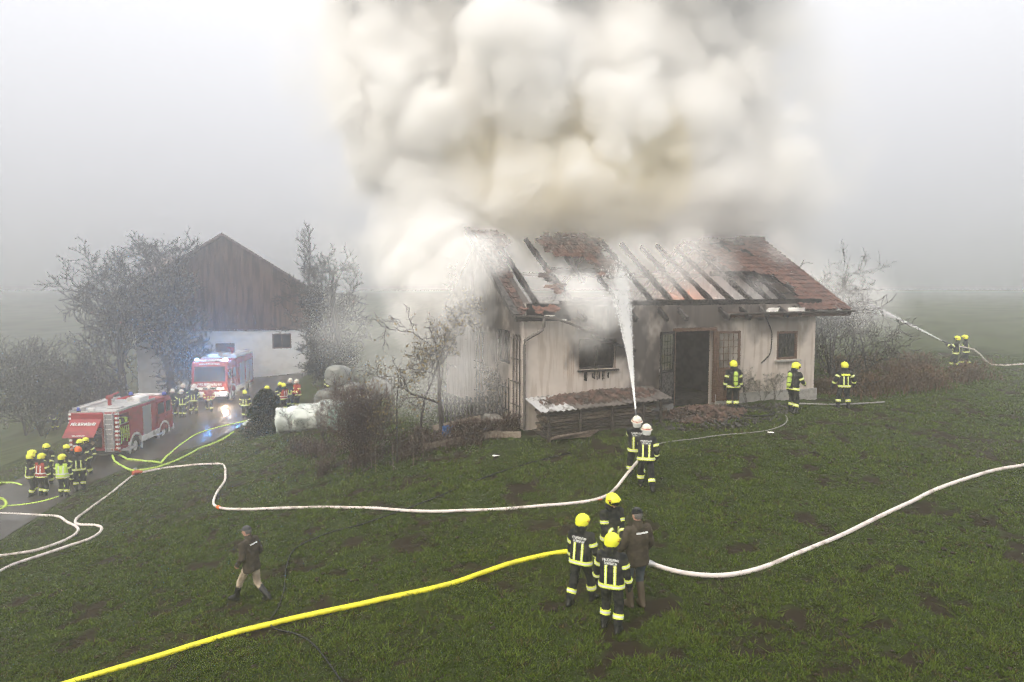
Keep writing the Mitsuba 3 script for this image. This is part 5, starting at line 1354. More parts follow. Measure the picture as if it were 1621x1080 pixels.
hose('power_cable', 'thin black cable winding across the meadow in front of the striding man', 'cable', [(-2.4, 10.6), (-3.02, 11.58), (-3.79, 12.7), (-4.31, 13.2), (-4.85, 13.48), (-5.06, 13.82), (-5.05, 14.26), (-5.17, 15.04), (-5.44, 15.94), (-5.57, 16.72), (-5.47, 17.16), (-4.85, 17.62), (-4.05, 17.8), (-2.95, 18.28), (-1.97, 18.86), (-0.93, 19.58), (0.18, 20.2), (1.8, 21.0)], .018, 'm_black_rubber', 'thin lines on the ground', sides=6)
hose('thin_hose', 'thin pale line curving over the grass below the house', 'hose', [(3.9, 21.2), (5.13, 21.74), (5.95, 21.92), (6.86, 22.22), (8.19, 22.44), (8.97, 22.82), (9.48, 23.36), (9.77, 24.08), (9.72, 24.78), (9.2, 24.96), (8.9, 24.9)], .014, 'm_hose_grey', 'thin lines on the ground', sides=6)
hose('coiled_hose', 'dark coiled hose lying on the ground between the two air tank wearers', 'hose', [(8.75 + (.42 + .07 * (a / 6.28)) * 1.25 * math.cos(a), 24.55 + (.42 + .07 * (a / 6.28)) * math.sin(a), .02 * a / 6.28) for a in np.linspace(0, 6.28 * 3.5, 60)], .022, 'm_black_rubber', None, step=.1, sides=6)
# hose divider at the junction by the track
dv_ = thing('hose_divider', 'small red hose divider on the grass where the white hoses join', 'fitting')
c0 = g3(-16.95, 30.2, .12)
part(dv_, 'body', tm(union([ell(c0, (.16, .14, .1), 14)] + [cyl(c0, c0 + [a, b, 0], .06, .055, 12) for a, b in ((.05, -.28), (.27, .08), (-.02, .3))])), 'm_mark_red', 40)
part(dv_, 'hand_wheel', tm(cyl(c0 + [0, 0, .1], c0 + [0, 0, .18], .02, None, 8) + cyl(c0 + [0, 0, .17], c0 + [0, 0, .19], .08, None, 14)), 'm_aluminium', 40)
# scraps on the grass
for n_, (x, y, lab) in enumerate([(-.5, 21.04, 'small white scrap on the grass left of the white helmets'), (8.55, 22.28, 'small white scrap on the grass beside the thin pale line')]):
    single('paper_scrap', lab, 'scrap', wobble(trimesh.creation.box([.22, .12, .02]).subdivide().subdivide(), .03, 7, n_).apply_translation(g3(x, y, .05)), 'm_membrane', True)

# ------------------------------------------------------------------ the water jets: thousands of drops, dense at the nozzle and fanning out
def jet(p0, v0, t1, spread, n, seed, thin=.5, grav=9.8, drag=.35, size=(.006, .016)):
    r = np.random.default_rng(seed)
    v0 = np.asarray(v0, float)
    sp = np.linalg.norm(v0)
    # drops spread evenly along the arc, thinning out towards its end
    tt = np.linspace(0, t1, 400)
    ss = (1 - np.exp(-drag * tt)) / drag
    cc = v0 * ss[:, None]
    cc[:, 2] -= .5 * grav * tt ** 2 * .8
    arc = np.concatenate([[0], np.cumsum(np.linalg.norm(np.diff(cc, axis=0), axis=1))])
    f = 1 - (1 - r.random(n) * .985) ** thin
    t = np.interp(f * arc[-1], arc, tt)
    s = (1 - np.exp(-drag * t)) / drag
    c = p0 + v0 * s[:, None]
    c[:, 2] -= .5 * grav * t ** 2 * .8
    rad = .018 + spread * s * sp * (.15 + .85 * np.clip(s / s.max(), 0, 1) ** .9)
    off = r.normal(0, .38, (n, 3)) * rad[:, None]
    # strands: part of the water keeps together in filaments
    st = r.integers(0, 26, n)
    so = r.normal(0, .36, (26, 3))
    fil = r.random(n) < .6
    off[fil] = (so[st[fil]] + r.normal(0, .07, (fil.sum(), 3))) * rad[fil, None]
    c = c + off
    sz = r.uniform(*size, n) * (1 + .3 * s / s.max())
    d = v0 / sp + np.array([0, 0, -1.]) * (grav * .8 * t / sp)[:, None]
    d /= np.linalg.norm(d, axis=1, keepdims=True)
    a = np.cross(d, [0.31, .2, .93]); a /= np.linalg.norm(a, axis=1, keepdims=True)
    b = np.cross(d, a)
    L = sz * r.uniform(1.5, 4.5, n)
    k = np.array([(1, 0), (-.5, .87), (-.5, -.87)])
    V = np.concatenate([(c + d * L[:, None])[:, None]] + [(c + a * (sz * q[0])[:, None] + b * (sz * q[1])[:, None])[:, None] for q in k] + [(c - d * L[:, None])[:, None]], 1)
    F0 = np.array([(0, 1, 2), (0, 2, 3), (0, 3, 1), (4, 2, 1), (4, 3, 2), (4, 1, 3)])
    return trimesh.Trimesh(V.reshape(-1, 3), (F0[None] + (np.arange(n) * 5)[:, None, None]).reshape(-1, 3), process=False)
single('water_jet', 'upright white water jet fanning out from the two white helmets to the roof', 'water jet', jet(NZP + [0, .09, .22], (-.5, 4.0, 10.8), .66, .1, 20000, 3, size=(.004, .010)), 'm_water', False, 'water jets', 'stuff')
single('water_jet', 'slanting white water jet from the far right pair towards the right end of the roof', 'water jet', jet(N2P + [-.1, .03, .05], (-15.5, .6, 8.2), .85, .09, 80000, 4, .8, size=(.007, .015)), 'm_water', False, 'water jets', 'stuff')

# ------------------------------------------------------------------ trees and shrubs
def grow(seed, base, height, spread, levels=4, lean=(0, 0), first=.25, n_main=9, twig=.5, up=.5, droop=0., r0=None, forks=1, kids=(5, 5, 4), crook=.16):
    """Segments (p0, p1, r0, r1, level) of a branching tree and the tips of its twigs."""
    r = np.random.default_rng(seed)
    S, tips = [], []
    def run(p, d, L, rad, lev):
        n = 6 if lev == 0 else 5 if lev == 1 else 3
        pts = [p]
        for k in range(n):
            d = d + r.normal(0, crook * (1 if lev else .45), 3) + np.array([0, 0, (.06 if lev < 2 else .02) - droop * (lev > 0)])
            d = d / np.linalg.norm(d)
            q = p + d * L / n
            ra, rb = rad * (1 - .75 * k / n), rad * (1 - .75 * (k + 1) / n)
            S.append((p, q, ra, rb, lev))
            p = q
            pts.append(p)
        if lev >= levels - 1:
            tips.append((p, d))
            return
        m = n_main if lev == 0 else kids[min(lev, len(kids)) - 1]
        for k in range(m):
            f = first + (1 - first) * (k + r.random()) / m if lev == 0 else .25 + .75 * (k + r.random()) / m
            i = min(int(f * n), n - 1)
            q = pts[i] + (pts[i + 1] - pts[i]) * (f * n - i)
            dd = pts[i + 1] - pts[i]
            dd /= np.linalg.norm(dd)
            side = r.normal(0, 1, 3)
            side -= dd * (side @ dd)
            side /= np.linalg.norm(side)
            ang = r.uniform(.55, 1.15) if lev == 0 else r.uniform(.4, 1.0)
            nd = dd * math.cos(ang) + side * math.sin(ang) * (1 if lev else 1.0)
            nd[2] += up * (.5 if lev == 0 else .2)
            nd /= np.linalg.norm(nd)
            LL = spread * r.uniform(.65, 1.05) * (1 - .45 * max(0, f - .5)) if lev == 0 else L * r.uniform(.38, .62)
            rr = max(rad * (1 - .75 * f) * r.uniform(.45, .65), .006)
            run(q, nd, LL, rr, lev + 1)
    d0 = np.array([lean[0], lean[1], 1.0])
    for k in range(forks):
        dd = d0 + (r.normal(0, .28, 3) * [1, 1, 0] if forks > 1 else 0)
        run(np.asarray(base, float), dd / np.linalg.norm(dd), height * (1 if k == 0 else r.uniform(.75, .95)), r0 or height * .022, 0)
    return S, tips

def tree(name, label, cat_, S, tips, bark, leafmat=None, leaves=0, leaf=.06, seed=0, split=2, group=None, fan=.5, min_r=.0045):
    k = thing(name, label, cat_, group)
    def seg(sel, sides, mr):
        q = [s for s in S if sel(s[4])]
        return frustums([s[0] for s in q], [s[1] for s in q], [max(s[2], mr) for s in q], [max(s[3], mr) for s in q], sides)
    part(k, 'trunk', seg(lambda l: l < split, 7, min_r), bark, True)
    part(k, 'crown', seg(lambda l: l >= split, 3, min_r), bark, kind='stuff')
    if leaves:
        r = np.random.default_rng(seed + 77)
        idx = r.integers(0, len(tips), leaves)
        P = np.array([tips[i][0] for i in idx]) + r.normal(0, fan, (leaves, 3))
        a = r.normal(0, 1, (leaves, 3)); a /= np.linalg.norm(a, axis=1, keepdims=True)
        b = np.cross(a, r.normal(0, 1, (leaves, 3))); b /= np.linalg.norm(b, axis=1, keepdims=True)
        s = leaf * r.uniform(.6, 1.4, (leaves, 1))
        V = np.stack([P - a * s, P + b * s * .45, P + a * s, P - b * s * .45], 1).reshape(-1, 3)
        i0 = (np.arange(leaves) * 4)[:, None]
        part(k, 'leaves', trimesh.Trimesh(V, np.vstack([i0 + [0, 1, 2], i0 + [0, 2, 3]]), process=False), leafmat, kind='stuff')
    return k

def b3(x, y, dz=-.05):
    return g3(x, y, dz)
S, t = grow(1, b3(-28.9, 50.5), 8.6, 4.4, 5, (-.1, 0), .2, 16, kids=(7, 6, 4), crook=.2, r0=.32)
tree('fruit_tree', 'broad grey green tree left of the barn, the left of two touching crowns', 'tree', S, t, 'm_bark_far', 'm_leaf_olive', 1600, .08, 1, fan=.13, min_r=.024)
S, t = grow(2, b3(-26.2, 52), 9.6, 3.6, 5, (.02, 0), .16, 19, kids=(7, 6, 4), crook=.17, r0=.3)
tree('fruit_tree', 'taller dense grey green tree standing close before the left end of the barn', 'tree', S, t, 'm_bark_far', 'm_leaf_olive', 2600, .08, 2, fan=.15, min_r=.024)
S, t = grow(3, b3(-20.6, 69), 11.2, 2.4, 4, (0, 0), .35, 12, up=1.1, kids=(6, 5), crook=.12, r0=.2)
tree('bare_tree', 'tall slender bare tree rising pale in the fog right of the barn', 'tree', S, t, 'm_bark_far', min_r=.026)
S, t = grow(4, b3(-12.6, 51), 8.6, 3.3, 5, (-.06, 0), .3, 9, up=.1, droop=.02, kids=(5, 4, 3), crook=.3, r0=.28)
tree('bare_tree', 'gnarled bare fruit tree with a thick upright trunk behind the wrapped bales', 'tree', S, t, 'm_bark_far', min_r=.022)
S, t = grow(5, b3(-13.6, 55), 7.0, 3.6, 5, (-.1, 0), .15, 11, up=.3, kids=(6, 5, 3), crook=.25, r0=.16, forks=2)
tree('bare_tree', 'dense twiggy bare tree between the barn corner and the gnarled trunk', 'tree', S, t, 'm_bark_far', min_r=.022)
for n_, (x, y, h, sp, sd, lab) in enumerate([(-33.5, 48, 4.8, 3.0, 11, 'foggy green bush at the left end of the low field behind the engines'), (-37.5, 52, 5.6, 3.4, 12, 'largest foggy bush at the far left edge of the low field'),
                                             (-29.0, 45.5, 3.4, 2.6, 13, 'low foggy bush under the broad grey green tree'), (-25.3, 52.5, 3.2, 2.2, 14, 'undergrowth bush at the foot of the taller grey green tree'), (-14.9, 54, 2.7, 2.0, 15, 'dark bush right of the white barn wall'), (-13.4, 50.0, 2.0, 1.8, 16, 'low dark bush behind the crew at the conifer')]):
    S, t = grow(sd, b3(x, y), h, sp, 4, (0, 0), .08, 12, up=.3, kids=(7, 5), crook=.25, r0=.07, forks=4)
    tree('bush', lab, 'bush', S, t, 'm_bark_far', 'm_leaf_olive', 1500, .08, sd, 1, 'bushes in the fog', .15, .022)
# round tree far off on the right-hand hill
# by the right end of the house
S, t = grow(22, b3(14.6, 30.6), 4.2, 2.4, 5, (.12, -.05), .1, 9, up=.3, kids=(5, 4, 3), crook=.3, r0=.07, forks=3)
tree('bare_shrub', 'bare twiggy shrub hugging the right end wall of the house', 'shrub', S, t, 'm_bark', min_r=.011)
S, t = grow(23, b3(16.6, 31.6), 3.0, 1.8, 5, (.05, 0), .2, 8, up=.1, kids=(5, 4, 3), crook=.35, r0=.07)
tree('bare_shrub', 'small gnarled bare tree right of the house in the drifting spray', 'shrub', S, t, 'm_bark', min_r=.011)
S, t = grow(24, b3(17.5, 37.5), 5.5, 2.4, 4, (0, 0), .3, 9, up=.6, kids=(6, 5), crook=.25, r0=.09)
tree('bare_tree', 'thin bare tree behind the right roof edge, faint in smoke', 'tree', S, t, 'm_bark', min_r=.009)
# apple tree and shrubs left of the gable
S, t = grow(31, b3(-2.5, 23.7), 4.1, 2.3, 5, (.08, .02), .3, 8, up=.2, droop=.03, kids=(4, 4, 3), crook=.32, r0=.095)
tree('apple_tree', 'dark gnarled apple tree with a few brown leaves before the smoking gable', 'tree', S, t, 'm_bark', 'm_leaf_autumn', 300, .06, 31, fan=.06, min_r=.009)
S, t = grow(32, b3(-3.3, 24.1), 4.6, 1.2, 5, (-.02, .0), .4, 7, up=.7, kids=(5, 4, 3), crook=.25, r0=.05)
tree('apple_tree', 'slim tree with a leafy top poking up beside the white smoke', 'tree', S, t, 'm_bark', 'm_leaf_autumn', 480, .06, 32, fan=.08, min_r=.009)
S, t = grow(33, b3(-3.75, 21.9), 3.1, 1.3, 4, (0, 0), .25, 8, up=.7, kids=(6, 4), crook=.2, r0=.035)
tree('sapling', 'slender sapling with pale yellow leaves inside a ring of thin stakes', 'tree', S, t, 'm_bark', 'm_leaf_autumn', 420, .045, 33, fan=.1, min_r=.005)
S, t = grow(34, b3(-5.1, 22.6), 2.3, 1.3, 4, (0, 0), .12, 7, up=.9, kids=(5, 4), crook=.14, r0=.022, forks=24)
tree('red_stem_shrub', 'thick shrub of upright reddish brown stems on the bank', 'shrub', S, t, 'm_red_stem', 'm_leaf_autumn', 160, .04, 34, 1, None, .1, .0055)
S, t = grow(35, b3(-8.6, 26.6), 1.6, .7, 4, (0, 0), .2, 6, up=.9, kids=(5, 3), crook=.2, r0=.018, forks=3)
tree('bare_shrub', 'thin bare twig bush standing before the white wrapped bales', 'shrub', S, t, 'm_bark', min_r=.005)
S, t = grow(36, b3(-7.0, 25.6), 1.5, .6, 4, (0, 0), .2, 6, up=.9, kids=(5, 3), crook=.2, r0=.018, forks=3)
tree('bare_shrub', 'thin bare twig bush standing before the mint green bale', 'shrub', S, t, 'm_bark', min_r=.005)
for n_, (u, hgt) in enumerate([(9.1, 1.3), (9.8, 1.0), (10.4, 1.1)]):
    w = hp(u, -.35, 0)
    S, t = grow(41 + n_, g3(w[0], w[1], -.05), hgt, .5, 4, (0, 0), .2, 6, up=.8, kids=(4, 3), crook=.25, r0=.014, forks=2)
    tree('wall_plant', ['tallest scrawny plant at the house wall by the lattice door leaf', 'middle scrawny plant at the house wall, left of the barred window', 'scrawny plant right below the barred window'][n_], 'plant', S, t, 'm_bark', 'm_leaf_olive', 120, .035, 41 + n_, fan=.06, min_r=.004)
S, t = grow(51, b3(-15.9, 19.3), 1.5, 1.0, 4, (.3, 0), .2, 7, up=.4, kids=(4, 3), crook=.25, r0=.015, forks=3)
tree('bare_shrub', 'twigs with a few brown leaves reaching in at the lower left edge', 'shrub', S, t, 'm_bark', 'm_leaf_autumn', 140, .05, 51, fan=.1, min_r=.005)
# vine stems on the trellis
S, t = grow(52, hp(-.3, 2.2, 1.5), 1.8, .9, 4, (0, 0), .1, 9, up=.6, kids=(5, 4), crook=.3, r0=.02, forks=3)
tree('vine', 'bare climbing vine on the low gable trellis', 'plant', S, t, 'm_bark', 'm_leaf_autumn', 200, .05, 52, fan=.1, min_r=.006)

# the conifer bush
def conifer(x, y, h, r_, n, seed):
    r = np.random.default_rng(seed)
    k = thing('conifer_bush', 'dense dark green conifer bush at the edge of the track', 'shrub')
    b = b3(x, y)
    part(k, 'trunk', tm(cyl(b, b + [0, 0, h * .9], .07, .02, 8)), 'm_bark')
    th, u = r.random(n) * 6.283, r.random(n) ** .8
    zz = h * u
    prof = r_ * np.clip(1.02 - u, .03, 1) ** .55 * (.8 + .35 * np.sin(th * 4 + seed) * np.sin(u * 9))
    rad = prof * r.random(n) ** .35
    P = b + np.column_stack([np.cos(th) * rad, np.sin(th) * rad, zz + .08])
    d = np.column_stack([np.cos(th), np.sin(th), .35 + r.normal(0, .25, n)]) + r.normal(0, .4, (n, 3))
    d /= np.linalg.norm(d, axis=1, keepdims=True)
    a = np.cross(d, r.normal(0, 1, (n, 3))); a /= np.linalg.norm(a, axis=1, keepdims=True)
    L, w = r.uniform(.1, .24, (n, 1)), r.uniform(.012, .03, (n, 1))
    V = np.stack([P - a * w, P + a * w, P + d * L], 1).reshape(-1, 3)
    part(k, 'foliage', trimesh.Trimesh(V, np.arange(3 * n).reshape(-1, 3), process=False), 'm_conifer', kind='stuff')
conifer(-12.6, 34.6, 2.3, 1.25, 22000, 5)

# dry bracken and weeds: uncountable stalks along the banks
def stalks(areas, mat, name, label, cat_, h=.7, w=.012, seed=1):
    r = np.random.default_rng(seed)
    V = []
    for (x0, y0, x1, y1, wd, n) in areas:
        t_, s_ = r.random(n), r.normal(0, .4, n) * wd
        dx, dy = x1 - x0, y1 - y0
        L = math.hypot(dx, dy)
        x, y = x0 + dx * t_ - dy / L * s_, y0 + dy * t_ + dx / L * s_
        cl = meshkit.noise(np.column_stack([x * 1.2, y * 1.2, x * 0]), seed)
        keep = r.random(n) < cl * 1.5 - .25
        x, y, cl = x[keep], y[keep], cl[keep]
        m = len(x)
        zz = gz(x, y) - .02
        hh = h * r.uniform(.4, 1.2, m) * (.5 + cl)
        ln = r.normal(0, .4, (m, 2)) * hh[:, None]
        a = r.random(m) * 6.283
        o = np.column_stack([np.cos(a), np.sin(a), 0 * a]) * (w * r.uniform(.6, 1.6, m))[:, None]
        b = np.column_stack([x, y, zz])
        mid = b + np.column_stack([ln * .4, hh * .7])
        tip = b + np.column_stack([ln * 1.1, hh])
        V += [np.stack([b - o, b + o, mid], 1).reshape(-1, 3), np.stack([mid - o * .8, mid + o * 1.6, tip], 1).reshape(-1, 3)]
        sd = np.column_stack([-o[:, 1], o[:, 0], 0 * a]) * 9
        V += [np.stack([mid - o, mid + o, mid + sd + [0, 0, .05]], 1).reshape(-1, 3), np.stack([mid - o, mid + o, mid - sd + [0, 0, .02]], 1).reshape(-1, 3)]
    V = np.vstack(V)
    scene[name] = mikit.ply(trimesh.Trimesh(V, np.arange(len(V)).reshape(-1, 3), process=False), mat)
    labels[name] = {'label': label, 'category': cat_, 'kind': 'stuff'}
stalks([(13.5, 28.6, 18, 31.2, 1.1, 2300), (17.5, 30.8, 23.5, 34.5, 1.4, 2700), (16.5, 36, 23.6, 38.3, 1.2, 2600)], 'm_bracken', 'bracken', 'reddish brown dry bracken along the bank right of the house', 'bracken', .75, .016, 3)
stalks([(-6.5, 22.6, -1.0, 22.7, .7, 5200), (-3.4, 23.2, .2, 22.9, .6, 3000), (-9, 27.5, -6, 24.5, .6, 1800), (-3.6, 21.8, -3.2, 22.3, .5, 500)], 'm_red_stem', 'dry_weeds', 'brown withered weeds along the foot of the gable garden', 'weeds', .5, .011, 4)
stalks([(12.6, 28.2, 14.5, 30.5, .7, 1800), (3.5, 23.4, 5.6, 24.4, .35, 900)], 'm_bracken', 'wall_weeds', 'withered stalks at the foot of the house walls', 'weeds', .45, .012, 6)

# ------------------------------------------------------------------ wrapped bales, garden fence, timber edging
def bale(x, y, dz, r, L, yaw, mat, label, tilt=0.):
    n, m = 28, 14
    a = np.linspace(0, 2 * np.pi, n, endpoint=False)
    prof = [(0, 0.02), (.55, 0.0), (.9, .03), (.99, .1), (1.0, .2)] + [(1.0 + .012 * math.sin(k * 2.4), .2 + .6 * k / 6) for k in range(1, 6)] + [(1.0, .8), (.99, .9), (.9, .97), (.55, 1.0), (0, .98)]
    V = np.concatenate([np.column_stack([(t - .5) * L * np.ones(n), np.cos(a) * r * q, np.sin(a) * r * q * .96]) for q, t in prof])
    i, j = np.meshgrid(np.arange(len(prof) - 1), np.arange(n), indexing='ij')
    k = (j + 1) % n
    Q = np.stack([i * n + j, i * n + k, (i + 1) * n + k, (i + 1) * n + j], -1).reshape(-1, 4)
    m_ = trimesh.Trimesh(V, np.vstack([Q[:, [0, 1, 2]], Q[:, [0, 2, 3]]]), process=False)
    m_ = wobble(wobble(m_, .13, 1.7, int(abs(x * 10))), .04, 5, 3)
    m_ = moved(m_, 0, 0, 0, yaw).apply_translation(g3(x, y, dz + r * .93))
    single('wrapped_bale', label, 'bale', m_, mat, 60, 'film wrapped bales')
bale(-10.7, 32.4, 0, .66, 1.25, 20, 'm_film_white', 'white wrapped bale next to the dark conifer, left end of the row')
bale(-9.5, 31.9, 0, .66, 1.25, 10, 'm_film_white', 'white wrapped bale second from the conifer in the row')
bale(-8.3, 31.4, 0, .64, 1.25, -5, 'm_film_white', 'white wrapped bale in the middle of the row')
bale(-7.5, 29.9, .0, .6, 1.2, 80, 'm_film_mint', 'mint green wrapped bale lying in front of the white ones')
bale(-7.0, 31.0, 0, .62, 1.2, 5, 'm_film_white', 'white wrapped bale at the right end of the row')
bale(-13.9, 36.6, 0, .55, 1.1, 70, 'm_film_white', 'pale wrapped bale just left of the dark conifer')
bale(-11.0, 40.4, 0, .68, 1.3, 85, 'm_film_grey', 'grey wrapped bale, lower left of the stack in the smoke')
bale(-9.6, 40.2, 0, .68, 1.3, 88, 'm_film_grey', 'grey wrapped bale, lower right of the stack in the smoke')
bale(-10.4, 40.5, 1.22, .66, 1.3, 86, 'm_film_grey', 'grey wrapped bale on top of the stack in the smoke')
bale(-7.9, 40.0, 0, .68, 1.3, 80, 'm_film_grey', 'grey wrapped bale apart to the right of the stack in the smoke')
# ring of thin stakes with wire round the sapling
wf = thing('stake_fence', 'ring of thin pale stakes with wire round the sapling', 'fence')
ring = [(-3.75 + .85 * math.cos(a), 21.95 + .7 * math.sin(a)) for a in np.linspace(0, 2 * math.pi, 9)[:-1]]
tops = []
for k, (x, y) in enumerate(ring):
    b = g3(x, y, -.1)
    t_ = b + [.03 * math.sin(k * 5), .02, 1.05 + .1 * math.sin(k * 3)]
    part(wf, 'stake', tm(cyl(b, t_, .014, .011, 6)), 'm_old_wood')
    tops.append(t_)
for h_ in (.1, .45):
    part(wf, 'wire', tube(np.vstack([np.array(tops), tops[0]]) - [0, 0, h_], .004, 5), 'm_gutter')
# timber retaining edge below the gable
te = thing('timber_edging', 'weathered timber edging boards holding the bank below the gable', 'edging')
for p0, p1, h_ in (((-2.95, 22.55), (-.35, 22.65), .14), ((-2.8, 23.7), (-1.1, 23.9), .35), ((-1.0, 22.75), (.3, 22.35), .12)):
    part(te, 'board', wobble(beam(g3(*p0, h_), g3(*p1, h_), .06, .2), .02, 2, 3), 'm_pale_wood')
for x, y in ((-2.9, 22.6), (-1.6, 22.6), (-.4, 22.7), (-2.7, 23.75), (-1.2, 23.95)):
    part(te, 'peg', tm(cyl(g3(x, y, -.2), g3(x, y, .42), .04, None, 8)), 'm_old_wood')
# grey picket fence half hidden in the smoke
pf = thing('picket_fence', 'low bluish grey picket fence before the gable, dim in smoke', 'fence')
q0, q1 = np.array([-2.6, 25.4]), np.array([-.4, 24.2])
for k in range(15):
    q = q0 + (q1 - q0) * k / 14
    b = g3(*q, 0.)
    part(pf, 'picket', beam(b, b + [0, 0, .95 + .05 * math.sin(k * 2.3)], .085, .025, (.5, .86, 0)), 'm_char_grey')
for h_ in (.3, .75):
    part(pf, 'rail', beam(g3(*q0, h_), g3(*q1, h_), .04, .06), 'm_char_grey')
bb = thing('rain_barrel', 'small blue plastic barrel behind the timber edging', 'barrel')
c0 = g3(-2.2, 23.3, 0)
part(bb, 'body', tm(union([cyl(c0, c0 + [0, 0, .2], .2, .23, 18), cyl(c0 + [0, 0, .2], c0 + [0, 0, .42], .23, .2, 18)])), 'm_blue_plastic', 30)
part(bb, 'rim', tm(cyl(c0 + [0, 0, .41], c0 + [0, 0, .44], .215, None, 18) - cyl(c0 + [0, 0, .40], c0 + [0, 0, .46], .18, None, 18)), 'm_blue_plastic', 30)
sb = thing('stone_slab', 'grey stone slab leaning at the foot of the gable', 'slab')
part(sb, 'slab', hw(wobble(tm(rbox((-.55, 2.2, 1.72), (.5, 2.2, .55), .06).refine_to_length(.2)), .05, 2.2, 4)), 'm_concrete')
# spare hay rake bar behind the bales: a plain rail along the yard
yr = thing('yard_rail', 'thin pale rail along the yard edge behind the bales', 'rail')
part(yr, 'bar', beam(g3(-12.4, 38.5, .75), g3(-9.6, 38.3, .75), .06, .08), 'm_pale_wood')
for x in (-12.2, -10.9, -9.7):
    part(yr, 'post', beam(g3(x, 38.4, -.1), g3(x, 38.4, .75), .08, .08), 'm_pale_wood')

# ------------------------------------------------------------------ the smoke: one scattering volume, denser where it billows
# (x, y, z, radius, density, softness, billow)
BILLOWS = [(10.94,31.6,11.04,1.46), (11.9,31.4,10.02,1.05), (9.87,32.0,12.82,1.92), (11.35,32.6,14.39,1.81), (10.76,33.2,16.58,2.15), (9.92,33.6,19.34,2.49), (0.52,29.0,9.49,1.21), (2.97,29.6,9.42,1.23), (5.52,30.2,9.42,1.17), (7.88,30.8,9.4,1.14), (10.06,31.4,9.25,0.99), (1.56,28.8,10.64,1.6), (4.56,29.5,10.74,1.64), (7.45,30.3,10.72,1.54), (9.89,31.0,10.68,1.29), (9.04,33.5,16.67,2.79), (7.36,32.5,13.21,2.71), (8.46,32.0,10.52,2.07), (2.47,30.5,13.61,2.26), (5.32,31.0,14.28,2.29), (0.26,30.0,13.49,1.94), (-1.35,29.3,10.45,1.63), (1.34,29.6,9.95,1.64), (4.68,30.2,9.75,1.68), (6.5,31.0,10.68,2.01), (8.08,33.5,19.6,3.1), (-4.76,31.0,16.19,3.01), (-2.03,32.0,17.62,3.26), (1.14,32.0,15.37,4.44), (5.34,33.0,16.52,4.58), (9.18,34.0,16.53,3.77), (-5.28,30.5,12.8,2.4), (-2.55,31.0,12.62,3.44), (1.1,30.5,11.16,3.39), (4.28,31.5,12.16,4.08), (8.09,33.0,12.43,3.97), (-2.98,29.5,9.68,2.05), (-0.29,30.0,8.91,2.5), (3.06,30.5,8.95,2.54), (6.52,31.0,8.99,2.58), (9.95,33.0,9.75,2.44), (-4.86,32.0,20.67,3.55), (-0.9,33.0,21.67,4.88), (4.23,34.0,21.55,5.35), (8.92,34.5,21.18,4.79), (-2.68,27.6,7.21,1.48), (-3.71,27.6,5.99,1.17), (-4.93,28.5,8.4,1.32), (-3.87,28.5,9.83,1.58), (-3.89,27.2,7.2,1.56), (-2.65,26.0,6.21,1.32), (-1.54,25.5,6.92,0.94), (-2.99,27.0,8.06,1.5), (-4.18,26.5,5.72,0.93), (-2.81,25.2,5.06,0.79), (-1.83,24.6,5.55,0.82)]
BALLS = [(10.56,34.5,16.68,3.51,0.16,2.4,0.9), (11.11,34.0,12.91,3.15,0.16,2.4,0.9), (11.16,33.0,9.75,2.14,0.16,2.4,0.9), (10.15,34.5,21.18,4.15,0.16,2.4,0.9), (10.77,34.0,14.43,3.15,0.16,2.4,0.9), (-10.32,37.0,19.36,3.08,0.16,1.6,0.8), (-11.6,37.0,21.28,2.74,0.16,1.6,0.8), (-8.89,37.0,15.78,2.05,0.16,1.6,0.8), (-8.88,36.0,12.0,1.5,0.16,1.6,0.8), (-8.04,35.0,9.32,1.46,0.16,1.6,0.8), (12.34,36.0,16.48,4.0,0.16,1.6,0.8), (12.42,35.0,12.16,2.91,0.16,1.6,0.8), (11.83,34.0,9.24,1.89,0.16,1.6,0.8), (-6.03,31.0,5.87,3.15,0.03,2.0,1), (-3.6,27.5,3.26,1.78,0.13,1.5,1), (-6.44,33.0,4.0,2.14,0.05,2,1), (-1.65,25.2,3.88,1.4,0.22,1.2,1), (13.96,31.0,7.58,2.29,0.22,1.6,1), (13.58,33.0,9.75,2.44,0.22,1.6,1), (14.66,30.0,6.17,1.39,0.1,1.5,1), (16.75,31.0,5.64,0.98,0.07,0.9,1), (14.73,30.5,7.14,1.41,0.32,1.2,1), (14.39,36.0,13.29,3.33,0.2,2,1), (-2.2,26.0,2.09,1.2,0.1,1.2,1), (24.79,39.0,6.79,4.33,0.05,2,1), (-0.99,29.43,7.0,1.6,0.3,0.9,0.6), (0.41,29.96,7.0,1.6,0.3,0.9,0.6), (1.81,30.5,7.0,1.6,0.3,0.9,0.6), (3.21,31.04,7.0,1.6,0.3,0.9,0.6), (4.61,31.57,7.0,1.6,0.3,0.9,0.6), (6.01,32.11,7.0,1.6,0.3,0.9,0.6), (7.41,32.65,7.0,1.6,0.3,0.9,0.6), (8.81,33.19,7.0,1.6,0.3,0.9,0.6)]
